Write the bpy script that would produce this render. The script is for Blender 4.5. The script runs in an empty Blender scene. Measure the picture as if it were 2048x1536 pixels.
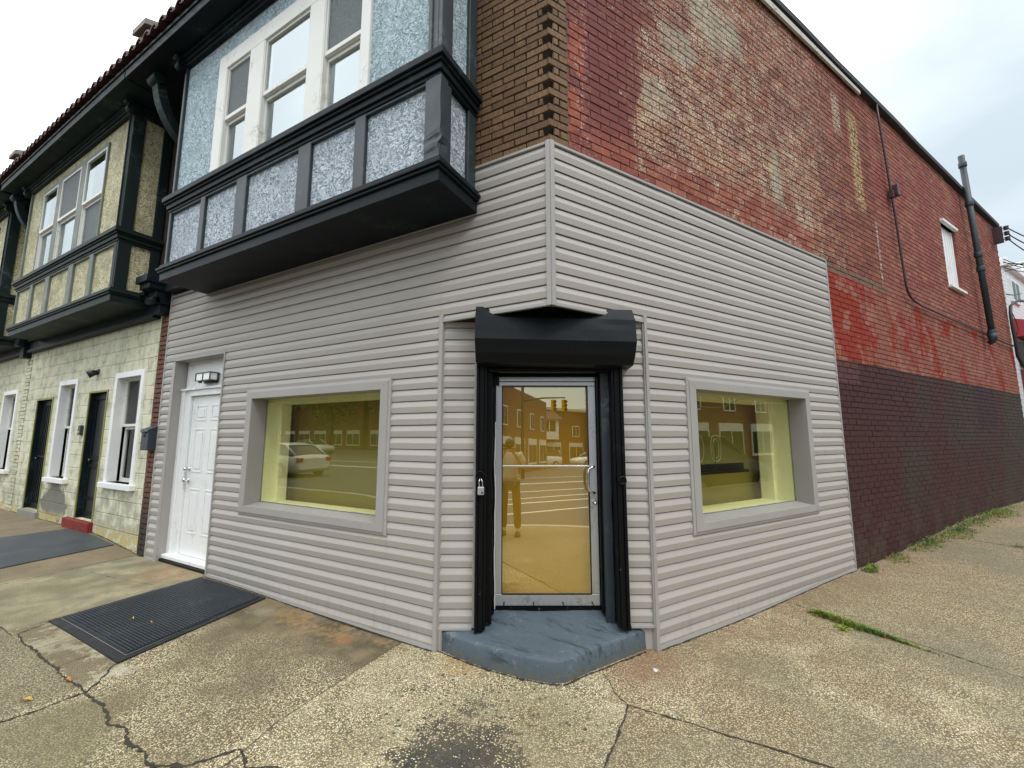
import bpy, bmesh, math, random
from mathutils import Vector, Matrix, noise
random.seed(7)
S = bpy.context.scene
COL = S.collection
R = math.radians
# ------------------------------------------------------------------ camera
PITCH, YAW = 0.1260, 0.4917
cam = bpy.data.cameras.new('camera'); camo = bpy.data.objects.new('camera', cam); COL.objects.link(camo)
camo.location = (1.1059, -2.6683, 1.6)
camo.rotation_euler = (math.pi/2 + PITCH, 0, YAW)
cam.sensor_width = 36; cam.lens = 828.97/2048*36
cam.clip_start = 0.02; cam.clip_end = 500
S.camera = camo
# ------------------------------------------------------------------ world, sun, exposure
SUN_EL, SUN_AZ = R(52), R(118)      # azimuth the light comes from, clockwise from +Y
w = bpy.data.worlds.new('World'); S.world = w; w.use_nodes = True
nt = w.node_tree; nt.nodes.clear()
def wn(t, **k):
    n = nt.nodes.new(t)
    for a, b in k.items(): setattr(n, a, b)
    return n
sky = wn('ShaderNodeTexSky', sky_type='NISHITA', sun_disc=False, sun_elevation=SUN_EL, sun_rotation=SUN_AZ)
bg1 = wn('ShaderNodeBackground'); bg1.inputs[1].default_value = 0.05
nt.links.new(sky.outputs[0], bg1.inputs[0])
tc = wn('ShaderNodeTexCoord'); mp = wn('ShaderNodeMapping'); mp.inputs['Scale'].default_value = (1, 1, 2.2)
mp.inputs['Location'].default_value = (0.6, 0.25, 0.1)
nt.links.new(tc.outputs['Generated'], mp.inputs[0])
ns = wn('ShaderNodeTexNoise'); ns.inputs['Scale'].default_value = 1.5; ns.inputs['Detail'].default_value = 6; ns.inputs['Roughness'].default_value = .5
nt.links.new(mp.outputs[0], ns.inputs['Vector'])
# clouds are thinner towards +Y/+X (right of the view): darker, bluish bases
sep = wn('ShaderNodeSeparateXYZ'); nt.links.new(tc.outputs['Generated'], sep.inputs[0])
m1 = wn('ShaderNodeMath', operation='MULTIPLY'); nt.links.new(sep.outputs[0], m1.inputs[0]); m1.inputs[1].default_value = .36
m2 = wn('ShaderNodeMath', operation='SUBTRACT'); nt.links.new(ns.outputs[0], m2.inputs[0]); nt.links.new(m1.outputs[0], m2.inputs[1])
m3 = wn('ShaderNodeMath', operation='MULTIPLY_ADD'); nt.links.new(sep.outputs[2], m3.inputs[0]); m3.inputs[1].default_value = .34; nt.links.new(m2.outputs[0], m3.inputs[2])
rmp = wn('ShaderNodeValToRGB'); el = rmp.color_ramp.elements
el[0].position = .30; el[0].color = (.56, .625, .63, 1)
el[1].position = .78; el[1].color = (1.75, 1.8, 1.8, 1)
e = el.new(.46); e.color = (.76, .82, .815, 1)
e = el.new(.60); e.color = (1.15, 1.22, 1.22, 1)
nt.links.new(m3.outputs[0], rmp.inputs[0])
bg2 = wn('ShaderNodeBackground')
mz = wn('ShaderNodeMath', operation='MAXIMUM'); nt.links.new(sep.outputs[2], mz.inputs[0]); mz.inputs[1].default_value = 0
mf = wn('ShaderNodeMath', operation='MULTIPLY_ADD'); nt.links.new(mz.outputs[0], mf.inputs[0]); mf.inputs[1].default_value = .80; mf.inputs[2].default_value = .62
nt.links.new(mf.outputs[0], bg2.inputs[1])
nt.links.new(rmp.outputs[0], bg2.inputs[0])
ad = wn('ShaderNodeAddShader'); nt.links.new(bg1.outputs[0], ad.inputs[0]); nt.links.new(bg2.outputs[0], ad.inputs[1])
wo = wn('ShaderNodeOutputWorld'); nt.links.new(ad.outputs[0], wo.inputs[0])
sl = bpy.data.lights.new('sun', 'SUN'); so = bpy.data.objects.new('sun', sl); COL.objects.link(so)
sl.energy = 1.2; sl.angle = R(22); sl.color = (1, .96, .9)
so.rotation_euler = (math.pi/2 - SUN_EL, 0, math.pi - SUN_AZ)
S.view_settings.view_transform = 'Standard'; S.view_settings.look = 'None'
S.cycles.caustics_reflective = False
S.view_settings.exposure = 0.20; S.view_settings.gamma = 1

# ------------------------------------------------------------------ frames of the three facades (x right, -y outward, z up)
AL = 1.0171
A = Vector((-0.9967, 0, 0)); B = Vector((0.4994, 0.8078, 0)); DW = (B-A).length
DA = math.atan2(B.y-A.y, B.x-A.x)
FL = Matrix.Identity(4); FR = Matrix.Rotation(AL, 4, 'Z'); FD = Matrix.Translation(A) @ Matrix.Rotation(DA, 4, 'Z')
def ss(v, a, b):
    t = max(0, min(1, (v-a)/(b-a))); return t*t*(3-2*t)
def gh(x, y):
    s = x*math.cos(AL)+y*math.sin(AL)
    return .05*ss(-x, 1.5, 4)+.14*ss(-x, 5.3, 7.4)+.07*ss(s, 1.6, 4.2)+.18*ss(s, 4.5, 9)
def ghf(F, x, y=0):
    p = F @ Vector((x, y, 0)); return gh(p.x, p.y)

# ------------------------------------------------------------------ mesh builder
class MB:
    def __init__(s): s.v = []; s.f = []; s.sm = []
    def quad(s, *p, smooth=False):
        b = len(s.v); s.v += [tuple(q) for q in p]; s.f.append(tuple(range(b, b+len(p)))); s.sm.append(smooth)
    def box(s, x0, x1, y0, y1, z0, z1):
        b = len(s.v)
        s.v += [(x0,y0,z0),(x1,y0,z0),(x1,y1,z0),(x0,y1,z0),(x0,y0,z1),(x1,y0,z1),(x1,y1,z1),(x0,y1,z1)]
        for f in ((0,3,2,1),(4,5,6,7),(0,1,5,4),(1,2,6,5),(2,3,7,6),(3,0,4,7)):
            s.f.append(tuple(b+i for i in f)); s.sm.append(False)
        return s
    def hexa(s, bot, top):
        b = len(s.v); s.v += [tuple(q) for q in bot]+[tuple(q) for q in top]
        for f in ((0,3,2,1),(4,5,6,7),(0,1,5,4),(1,2,6,5),(2,3,7,6),(3,0,4,7)):
            s.f.append(tuple(b+i for i in f)); s.sm.append(False)
        return s
    def grid(s, rows, smooth=True, closeu=False, closev=False):
        b = len(s.v); nu = len(rows); nv = len(rows[0])
        for r in rows: s.v += [tuple(q) for q in r]
        for i in range(nu if closeu else nu-1):
            for j in range(nv if closev else nv-1):
                i2 = (i+1) % nu; j2 = (j+1) % nv
                s.f.append((b+i*nv+j, b+i*nv+j2, b+i2*nv+j2, b+i2*nv+j)); s.sm.append(smooth)
        return s
    def tube(s, pts, r, n=10, caps=True, smooth=True):
        pts = [Vector(p) for p in pts]; rows = []
        up = None
        for i, p in enumerate(pts):
            d = (pts[min(i+1, len(pts)-1)]-pts[max(i-1, 0)]).normalized()
            if up is None: up = Vector((0,0,1)) if abs(d.z) < .9 else Vector((1,0,0))
            a = d.cross(up).normalized(); c = a.cross(d).normalized(); up = c
            rr = r[i] if isinstance(r, (list, tuple)) else r
            rows.append([p+a*rr*math.cos(t*2*math.pi/n)+c*rr*math.sin(t*2*math.pi/n) for t in range(n)])
        b = len(s.v); s.grid(rows, smooth, closev=True)
        if caps:
            s.f.append(tuple(b+t for t in range(n))[::-1]); s.sm.append(False)
            k = b+(len(rows)-1)*n; s.f.append(tuple(k+t for t in range(n))); s.sm.append(False)
        return s
    def prismx(s, prof, x0, x1):            # profile of (y,z) run along x
        n = len(prof); b = len(s.v)
        s.v += [(x0, y, z) for y, z in prof]+[(x1, y, z) for y, z in prof]
        for i in range(n):
            j = (i+1) % n; s.f.append((b+i, b+j, b+n+j, b+n+i)); s.sm.append(False)
        s.f.append(tuple(b+i for i in range(n))[::-1]); s.sm.append(False)
        s.f.append(tuple(b+n+i for i in range(n))); s.sm.append(False)
        return s
    def prismz(s, plan, z0, z1):
        n = len(plan); b = len(s.v)
        s.v += [(x, y, z0) for x, y in plan]+[(x, y, z1) for x, y in plan]
        for i in range(n):
            j = (i+1) % n; s.f.append((b+i, b+j, b+n+j, b+n+i)); s.sm.append(False)
        s.f.append(tuple(b+i for i in range(n))[::-1]); s.sm.append(False)
        s.f.append(tuple(b+n+i for i in range(n))); s.sm.append(False)
        return s
    def build(s, name, mat, parent=None, F=FL, bevel=0, seg=2, recalc=True):
        me = bpy.data.meshes.new(name); me.from_pydata(s.v, [], s.f); me.update()
        me.polygons.foreach_set('use_smooth', s.sm)
        if recalc:
            bm = bmesh.new(); bm.from_mesh(me); bmesh.ops.recalc_face_normals(bm, faces=bm.faces); bm.to_mesh(me); bm.free()
        o = bpy.data.objects.new(name, me); COL.objects.link(o); me.materials.append(mat)
        o.matrix_basis = F
        if parent is not None: attach(o, parent)
        if bevel:
            m = o.modifiers.new('bevel', 'BEVEL'); m.width = bevel; m.segments = seg; m.limit_method = 'ANGLE'; m.angle_limit = R(35)
        return o
WM = {}
def attach(o, parent):                       # keeps the world placement: parents here never move afterwards
    o.parent = parent
    m = Matrix.Identity(4); p = parent
    chain = []
    while p is not None: chain.append(p); p = p.parent
    for q in reversed(chain): m = m @ (q.matrix_parent_inverse @ q.matrix_basis)
    o.matrix_parent_inverse = m.inverted()
def tag(o, label=None, cat=None, group=None, kind=None):
    if label: o['label'] = label
    if cat: o['category'] = cat
    if group: o['group'] = group
    if kind: o['kind'] = kind
    return o
def thing(name, loc, label, cat, group=None):
    o = bpy.data.objects.new(name, None); COL.objects.link(o); o.location = loc; o.empty_display_size = .2
    return tag(o, label, cat, group)

# ------------------------------------------------------------------ material graph helper
class G:
    def __init__(s, name):
        s.m = bpy.data.materials.new(name); s.m.use_nodes = True; s.t = s.m.node_tree; s.t.nodes.clear()
        s.out = s.t.nodes.new('ShaderNodeOutputMaterial')
        c = s.t.nodes.new('ShaderNodeTexCoord'); s.P = c.outputs['Object']
        sp = s.t.nodes.new('ShaderNodeSeparateXYZ'); s.t.links.new(s.P, sp.inputs[0]); s.x, s.y, s.z = sp.outputs
    def put(s, sock, v):
        if isinstance(v, bpy.types.NodeSocket): s.t.links.new(v, sock)
        elif isinstance(v, tuple) and len(v) == 3 and sock.type == 'RGBA': sock.default_value = (*v, 1)
        else: sock.default_value = v
    def M(s, op, a, b=0., c=None, clamp=False):
        n = s.t.nodes.new('ShaderNodeMath'); n.operation = op; n.use_clamp = clamp
        s.put(n.inputs[0], a); s.put(n.inputs[1], b)
        if c is not None: s.put(n.inputs[2], c)
        return n.outputs[0]
    def step(s, v, lo, hi, a=0., b=1.):
        n = s.t.nodes.new('ShaderNodeMapRange'); n.interpolation_type = 'SMOOTHSTEP'
        s.put(n.inputs['Value'], v); n.inputs['From Min'].default_value = lo; n.inputs['From Max'].default_value = hi
        n.inputs['To Min'].default_value = a; n.inputs['To Max'].default_value = b
        return n.outputs[0]
    def vec(s, x, y, z):
        n = s.t.nodes.new('ShaderNodeCombineXYZ'); s.put(n.inputs[0], x); s.put(n.inputs[1], y); s.put(n.inputs[2], z); return n.outputs[0]
    def map(s, sc, loc=(0,0,0)):
        n = s.t.nodes.new('ShaderNodeMapping'); s.t.links.new(s.P, n.inputs[0]); n.inputs['Scale'].default_value = sc; n.inputs['Location'].default_value = loc
        return n.outputs[0]
    def noise(s, sc, det=4, ro=.55, v=None, dist=0, col=False):
        n = s.t.nodes.new('ShaderNodeTexNoise'); s.t.links.new(v or s.P, n.inputs['Vector'])
        n.inputs['Scale'].default_value = sc; n.inputs['Detail'].default_value = det; n.inputs['Roughness'].default_value = ro; n.inputs['Distortion'].default_value = dist
        return n.outputs['Color' if col else 0]
    def vor(s, sc, feat='F1', v=None, out='Distance', rnd=1):
        n = s.t.nodes.new('ShaderNodeTexVoronoi'); n.feature = feat; s.t.links.new(v or s.P, n.inputs['Vector']); n.inputs['Scale'].default_value = sc
        n.inputs['Randomness'].default_value = rnd
        return n.outputs[out]
    def white(s, v):
        n = s.t.nodes.new('ShaderNodeTexWhiteNoise'); s.t.links.new(v, n.inputs['Vector']); return n.outputs[0]
    def mix(s, f, a, b, mode='MIX'):
        n = s.t.nodes.new('ShaderNodeMix'); n.data_type = 'RGBA'; n.blend_type = mode
        s.put(n.inputs[0], f); s.put(n.inputs[6], a); s.put(n.inputs[7], b); return n.outputs[2]
    def bump(s, h, st=.5, dist=.01, nrm=None):
        n = s.t.nodes.new('ShaderNodeBump'); s.put(n.inputs['Height'], h); n.inputs['Strength'].default_value = st; n.inputs['Distance'].default_value = dist
        if nrm: s.t.links.new(nrm, n.inputs['Normal'])
        return n.outputs[0]
    def sepc(s, c):
        n = s.t.nodes.new('ShaderNodeSeparateColor'); s.t.links.new(c, n.inputs[0]); return n.outputs
    def pbr(s, col, rough=.6, nrm=None, metal=0., spec=.5, emis=None, es=0):
        n = s.t.nodes.new('ShaderNodeBsdfPrincipled'); s.put(n.inputs['Base Color'], col); s.put(n.inputs['Roughness'], rough)
        s.put(n.inputs['Metallic'], metal); s.put(n.inputs['Specular IOR Level'], spec)
        if nrm: s.t.links.new(nrm, n.inputs['Normal'])
        if emis: s.put(n.inputs['Emission Color'], emis); n.inputs['Emission Strength'].default_value = es
        s.t.links.new(n.outputs[0], s.out.inputs[0]); return s.m

def paint(name, col, rough=.5, var=.12, bump=.15, dirt=None, spec=.5, scale=3.):
    g = G(name); n = g.noise(scale, 5); n2 = g.noise(scale*9, 3)
    f = g.M('MULTIPLY_ADD', g.M('SUBTRACT', n, .5), var*2, 1.)
    c = g.mix(1., col, g.vec(f, f, f), 'MULTIPLY')
    if dirt: c = g.mix(g.M('MULTIPLY', g.step(n, .52, .72), g.step(n2, .4, .65)), c, dirt)
    return g.pbr(c, rough, g.bump(n2, bump, .004), spec=spec)

def mat_siding():
    g = G('vinyl_siding')
    gr = g.noise(1, 4, .6, v=g.map((9, 1, 260)))
    band = g.M('FLOOR', g.M('DIVIDE', g.z, .1)); seg = g.white(g.vec(band, g.M('FLOOR', g.M('DIVIDE', g.x, 2.4)), 3.))
    big = g.noise(.9, 4)
    k = g.M('ADD', g.M('MULTIPLY', gr, .10), g.M('ADD', g.M('MULTIPLY', seg, .05), g.M('MULTIPLY', big, .13)))
    k = g.M('ADD', k, .80)
    c = g.mix(1., (.40, .372, .340), g.vec(k, k, k), 'MULTIPLY')
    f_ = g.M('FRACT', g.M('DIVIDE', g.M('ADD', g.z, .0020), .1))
    lap = g.M('MULTIPLY', g.M('MULTIPLY', g.step(f_, .915, .95), g.step(f_, 1.0, .985)), g.step(g.noise(2.5, 5, .7), .25, .5, .55, .95))  # line under each lap: its shadow painted into the colour, with some grime
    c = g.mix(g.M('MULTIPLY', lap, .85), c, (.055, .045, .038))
    # rain splash dirt close to the ground and faint grime streaks
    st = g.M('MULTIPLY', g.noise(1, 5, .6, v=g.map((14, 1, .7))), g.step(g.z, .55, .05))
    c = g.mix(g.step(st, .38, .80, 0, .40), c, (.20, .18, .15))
    return g.pbr(c, .48, g.bump(gr, .25, .0015), spec=.35)
def mat_trim():
    g = G('aluminium_trim'); n = g.noise(2.2, 4); k = g.M('MULTIPLY_ADD', n, .22, .88)
    c = g.mix(1., (.335, .320, .302), g.vec(k, k, k), 'MULTIPLY')
    d = g.M('MULTIPLY', g.noise(18, 5, .7), g.step(g.noise(3, 3), .5, .8))
    c = g.mix(g.step(d, .2, .6, 0, .35), c, (.2, .19, .17))
    return g.pbr(c, .42, g.bump(g.noise(1.3, 2), .3, .01), spec=.4)

def brickid(g, L, H, off=0.):
    row = g.M('FLOOR', g.M('DIVIDE', g.z, H)); sh = g.M('MULTIPLY', g.M('MODULO', row, 2.), .5)
    colm = g.M('FLOOR', g.M('ADD', g.M('DIVIDE', g.M('SUBTRACT', g.x, off), L), sh))
    return g.vec(colm, row, 1.)
def mat_tapestry(red=False):
    g = G('brown_tapestry_brick'); id_ = brickid(g, .215, .066); w1 = g.white(id_)
    gr = g.noise(1, 4, .65, v=g.map((240, 40, 16)))
    c = g.mix(w1, (.13, .068, .026), (.23, .128, .052))
    if red: c = g.mix(w1, (.12, .042, .026), (.20, .075, .045)); c = g.mix(g.step(g.M('ADD', g.z, g.noise(4, 5)), 1.6, .9), c, (.022, .017, .014))
    c = g.mix(g.step(gr, .38, .72), c, (.055, .03, .018))
    fl = g.M('MULTIPLY', g.step(g.noise(7, 6, .7), .60, .72), g.step(g.noise(1.1, 3), .5, .68))
    c = g.mix(fl, c, (.5, .38, .2))
    return g.pbr(c, .8, g.bump(gr, .8, .006))
def mat_mortar(name, col):
    g = G(name); n = g.noise(60, 5, .7); c = g.mix(n, col, tuple(q*.5 for q in col)); return g.pbr(c, .95, g.bump(n, .6, .004))
def mat_side_brick(mortar=False):
    g = G('painted_brick_mortar' if mortar else 'peeling_painted_brick')
    x, z = g.x, g.z
    id_ = brickid(g, .215, .0725)
    w1 = g.white(id_); n1 = g.noise(.55, 5, .6); n2 = g.noise(2.6, 6, .65); n3 = g.noise(11, 6, .7); n4 = g.noise(34, 5, .75)
    mid = g.noise(5.5, 7, .72)
    base = g.mix(w1, (.19, .066, .046), (.32, .135, .090))
    base = g.mix(g.step(n2, .45, .62), base, (.23, .075, .060))
    base = g.mix(g.step(g.noise(1, 5, .6, v=g.map((1.6, 1, .5), (3, 0, 1))), .5, .66, 0, .85), base, (.225, .058, .052))
    c = base
    # weathered mural zone: dusty brown ground, flecks of old beige, grey, green, cream paint
    zone = g.M('MULTIPLY', g.step(g.M('ADD', x, g.M('MULTIPLY', n2, .12)), 6.28, 6.2), g.step(g.M('ADD', z, g.M('MULTIPLY', n3, .1)), 3.83, 3.9))
    c = g.mix(g.M('MULTIPLY', zone, .8), c, g.mix(w1, (.125, .040, .027), (.255, .088, .055)))
    c = g.mix(g.M('MULTIPLY', zone, g.step(g.noise(1.5, 6, .65), .52, .60, 0, .7)), c, (.15, .052, .052))
    wx = g.M('ADD', x, g.M('MULTIPLY', g.M('SUBTRACT', n1, .5), 2.2))
    paintmass = g.M('MULTIPLY', g.step(wx, .55, 1.3), g.step(wx, 6.3, 3.6))
    dens = g.M('ADD', g.M('MULTIPLY', paintmass, .30), g.M('MULTIPLY', g.step(n1, .35, .7), .10))
    dens = g.M('MULTIPLY', dens, zone)
    fine = g.noise(1, 5, .75, v=g.map((26, 1, 40))); fine2 = g.noise(1, 5, .8, v=g.map((46, 1, 75), (5, 0, 2)))
    cov = g.M('ADD', fine, g.M('MULTIPLY', g.M('SUBTRACT', n2, .5), .45)); cov = g.M('ADD', cov, g.M('MULTIPLY', dens, .38))
    olds = g.mix(g.step(g.noise(1.7, 4), .40, .60), (.36, .205, .12), (.30, .235, .165))
    olds = g.mix(g.step(n2, .54, .64), olds, (.42, .29, .16))
    c = g.mix(g.M('MULTIPLY', g.step(cov, .67, .72), g.M('MULTIPLY', zone, .7)), c, olds)
    def patch(cx, cz, rx, rz):
        dx = g.M('DIVIDE', g.M('SUBTRACT', x, cx), rx); dz = g.M('DIVIDE', g.M('SUBTRACT', z, cz), rz)
        return g.step(g.M('ADD', g.M('SQRT', g.M('ADD', g.M('MULTIPLY', dx, dx), g.M('MULTIPLY', dz, dz))), g.M('MULTIPLY', g.M('SUBTRACT', n3, .5), 1.6)), 1.05, .75)
    gp = g.M('MAXIMUM', g.M('MAXIMUM', patch(1.25, 4.75, .22, .25), patch(2.3, 6.1, .55, .35)), g.M('MAXIMUM', patch(1.6, 5.5, .3, .22), patch(3.3, 4.55, .12, .5)))
    c = g.mix(g.M('MULTIPLY', gp, g.step(cov, .54, .62, .0, .60)), c, (.33, .335, .26))
    op = g.M('MAXIMUM', patch(1.15, 4.55, .35, .30), patch(2.0, 4.5, .6, .25)); c = g.mix(g.M('MULTIPLY', op, g.step(fine, .50, .57, 0, .65)), c, (.40, .22, .10))
    whc = g.M('ADD', g.M('ADD', fine2, g.M('MULTIPLY', g.M('SUBTRACT', mid, .5), .38)), g.M('MULTIPLY', dens, .26))
    c = g.mix(g.M('MULTIPLY', g.step(whc, .635, .66), zone), c, (.66, .58, .42))
    # dark red paint left of the mural, held on near the corner
    ox = g.M('MULTIPLY', g.step(g.M('ADD', g.M('ADD', x, g.M('MULTIPLY', z, -.05)), g.M('MULTIPLY', g.M('SUBTRACT', n2, .5), 1.1)), .85, .68), g.step(n3, .66, .56))
    c = g.mix(g.M('MULTIPLY', ox, .85), c, g.mix(n3, (.125, .032, .034), (.19, .060, .055)))
    ed2 = g.M('MULTIPLY', g.step(x, .42, .34), g.step(n2, .42, .52)); c = g.mix(g.M('MULTIPLY', ed2, zone), c, (.30, .085, .055))
    wf = g.M('MULTIPLY', g.step(fine2, .60, .66), g.step(x, 1.3, .8)); c = g.mix(g.M('MULTIPLY', wf, g.M('MULTIPLY', zone, .8)), c, (.52, .36, .33))
    # lower band over the siding roof line: glossy red remains
    lo = g.M('MULTIPLY', g.step(g.M('ADD', g.M('ADD', z, g.M('MULTIPLY', x, -.045)), g.M('MULTIPLY', n1, .6)), 4.62, 4.25), g.step(x, .2, .4))
    lo = g.M('MULTIPLY', lo, g.step(x, 4.3, 3.9))
    c = g.mix(g.M('MULTIPLY', lo, g.step(mid, .66, .5, 0, .85)), c, g.mix(w1, (.19, .042, .032), (.31, .10, .065)))
    lw = g.M('MULTIPLY', lo, g.step(n4, .58, .66)); c = g.mix(g.M('MULTIPLY', lw, .75), c, (.46, .27, .20))
    wh = g.M('MULTIPLY', g.step(x, .18, .42), g.step(n4, .55, .64)); wh = g.M('MULTIPLY', wh, g.step(x, .5, .3))
    c = g.mix(g.M('MULTIPLY', wh, zone), c, (.62, .5, .45))
    # yellow vertical remains of lettering
    for (cx, hw, z0, z1, colr) in ((5.62, .22, 4.85, 6.5, (.52, .46, .22)), (5.1, .15, 5.9, 6.6, (.55, .52, .38)), (6.10, .045, 3.85, 4.9, (.6, .56, .5)), (3.9, .25, 4.1, 4.5, (.5, .45, .33))):
        b = g.M('MULTIPLY', g.step(g.M('ABSOLUTE', g.M('SUBTRACT', x, cx)), hw, hw*.4), g.M('MULTIPLY', g.step(z, z0-.05, z0+.15), g.step(z, z1+.05, z1-.15)))
        c = g.mix(g.M('MULTIPLY', b, g.M('MULTIPLY', g.step(fine, .47, .55), g.step(n3, .38, .5))), c, colr)
    # vivid red strip below the ledge, back to the rear
    vr = g.M('MULTIPLY', g.step(z, 3.74, 3.68), g.step(z, 2.5, 2.6)); vr = g.M('MULTIPLY', vr, g.step(x, 4.1, 4.2))
    vn = g.M('ADD', g.noise(1, 5, .62, v=g.map((1.3, 1, .8), (1, 0, 5))), g.step(x, 6.0, 4.6, 0, .20))
    c = g.mix(g.M('MULTIPLY', vr, .6), c, (.24, .082, .058))
    c = g.mix(g.M('MULTIPLY', vr, g.step(vn, .50, .60)), c, (.25, .028, .015))
    c = g.mix(g.M('MULTIPLY', vr, g.M('MULTIPLY', g.step(n2, .52, .60), .75)), c, (.31, .145, .105))
    # ledge smear of old tar
    lg = g.M('MULTIPLY', g.step(g.M('ABSOLUTE', g.M('SUBTRACT', z, 3.78)), .055, .03), g.M('MULTIPLY', g.step(x, 4.2, 4.3), g.step(x, 6.3, 6.15)))
    c = g.mix(g.M('MULTIPLY', lg, g.step(n3, .40, .5)), c, (.14, .105, .075))
    # brown paint on the lowest 2.6 m
    ed = g.M('ADD', z, g.M('MULTIPLY', g.M('SUBTRACT', n2, .5), .10))
    br = g.step(ed, 2.58, 2.565)
    tint = g.mix(g.step(g.M('ADD', g.noise(.5, 3), g.M('MULTIPLY', x, .035)), .72, .95), (.052, .020, .018), (.045, .034, .026))
    tint = g.mix(g.step(n3, .52, .70, 0, .5), tint, (.085, .05, .045))
    ghost = g.M('MULTIPLY', g.step(g.M('ABSOLUTE', g.M('SUBTRACT', x, 10.45)), .66, .62), g.step(z, 1.70, 1.73))
    tint = g.mix(ghost, tint, (.04, .022, .027))
    ghost2 = g.M('MULTIPLY', g.step(x, 4.98, 4.95), g.step(z, 2.27, 2.29)); tint = g.mix(g.M('MULTIPLY', ghost2, .6), tint, (.11, .05, .045))
    mo = g.M('MULTIPLY', g.step(z, .95, .25), g.step(n2, .44, .60)); tint = g.mix(g.M('MULTIPLY', mo, .5), tint, (.07, .06, .04))
    c = g.mix(br, c, tint)
    if mortar:
        c = g.mix(g.M('SUBTRACT', .85, g.M('MULTIPLY', br, .75)), c, (.14, .09, .075))
        c = g.mix(g.M('MULTIPLY', zone, g.M('MULTIPLY', g.step(n2, .42, .58), g.step(x, 1.0, 1.4))), c, (.28, .19, .125))
        dk = g.M('MULTIPLY', g.M('SUBTRACT', 1., br), g.step(x, 6.4, 6.9)); c = g.mix(g.M('MULTIPLY', dk, .5), c, (.06, .03, .028))
    ro = g.M('SUBTRACT', .85, g.M('MULTIPLY', br, .1))
    return g.pbr(c, ro, g.bump(g.M('ADD', g.M('MULTIPLY', n3, .5), n4), .55, .006), spec=.22)

def mat_stucco(name, c1, c2, dark, stain=None, dark2=None):
    g = G(name)
    wv = g.noise(24, 4, .60, dist=1.8); n = g.noise(2.2, 5, .6); n3 = g.noise(120, 2)
    c = g.mix(g.step(wv, .44, .56), c2, c1)
    c = g.mix(g.step(wv, .42, .33, 0, .5), c, dark)
    if stain: c = g.mix(g.M('MULTIPLY', g.step(n, .46, .68), .65), c, stain)
    h = g.M('ADD', wv, g.M('MULTIPLY', n3, .15))
    return g.pbr(c, .75, g.bump(h, .9, .04), spec=.25)
def mat_block():
    g = G('cream_painted_block'); H, L = .2, .41
    zz = g.M('DIVIDE', g.M('SUBTRACT', g.z, .1), H); row = g.M('FLOOR', zz); fz = g.M('FRACT', zz)
    xx = g.M('ADD', g.M('DIVIDE', g.x, L), g.M('MULTIPLY', g.M('MODULO', g.M('ABSOLUTE', row), 2.), .5)); fx = g.M('FRACT', xx)
    dz = g.M('MULTIPLY', g.M('MINIMUM', fz, g.M('SUBTRACT', 1., fz)), H); dx = g.M('MULTIPLY', g.M('MINIMUM', fx, g.M('SUBTRACT', 1., fx)), L)
    wob = g.M('MULTIPLY', g.M('SUBTRACT', g.noise(14, 4), .5), .012)
    d = g.M('ADD', g.M('MINIMUM', dz, dx), wob)
    groove = g.step(d, .001, .009)
    n1 = g.noise(1.1, 5, .6); n2 = g.noise(5, 6, .7); n3 = g.noise(40, 4)
    id_ = g.white(g.vec(g.M('FLOOR', xx), row, 2.))
    c = g.mix(n1, (.60, .59, .43), (.74, .72, .55)); c = g.mix(g.M('MULTIPLY', id_, .25), c, (.46, .47, .35))
    c = g.mix(g.step(g.M('ADD', n2, g.step(g.z, 1.3, .1, 0, .12)), .46, .68, 0, .75), c, (.27, .27, .19))
    c = g.mix(g.step(g.noise(1, 5, .6, v=g.map((5, 1, .5))), .5, .7, 0, .45), c, (.33, .34, .25))
    # bare cement patch and flaked foot of the wall
    e1 = g.M('ADD', g.M('MULTIPLY', g.M('ABSOLUTE', g.M('ADD', g.x, 9.05)), 1.0), g.M('MULTIPLY', g.M('ABSOLUTE', g.M('SUBTRACT', g.z, .48)), 1.5))
    c = g.mix(g.step(g.M('ADD', e1, g.M('MULTIPLY', n2, .9)), 1.15, 1.07), c, (.17, .165, .14))
    c = g.mix(g.M('MULTIPLY', g.step(g.z, .42, .2), g.step(n2, .45, .5)), c, (.48, .40, .17))
    c = g.mix(g.M('MULTIPLY', g.M('SUBTRACT', .4, g.M('MULTIPLY', groove, .4)), g.step(n2, .38, .60)), c, (.13, .13, .08))
    return g.pbr(c, .8, g.bump(g.M('ADD', groove, g.M('MULTIPLY', n3, .12)), .7, .012))

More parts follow.
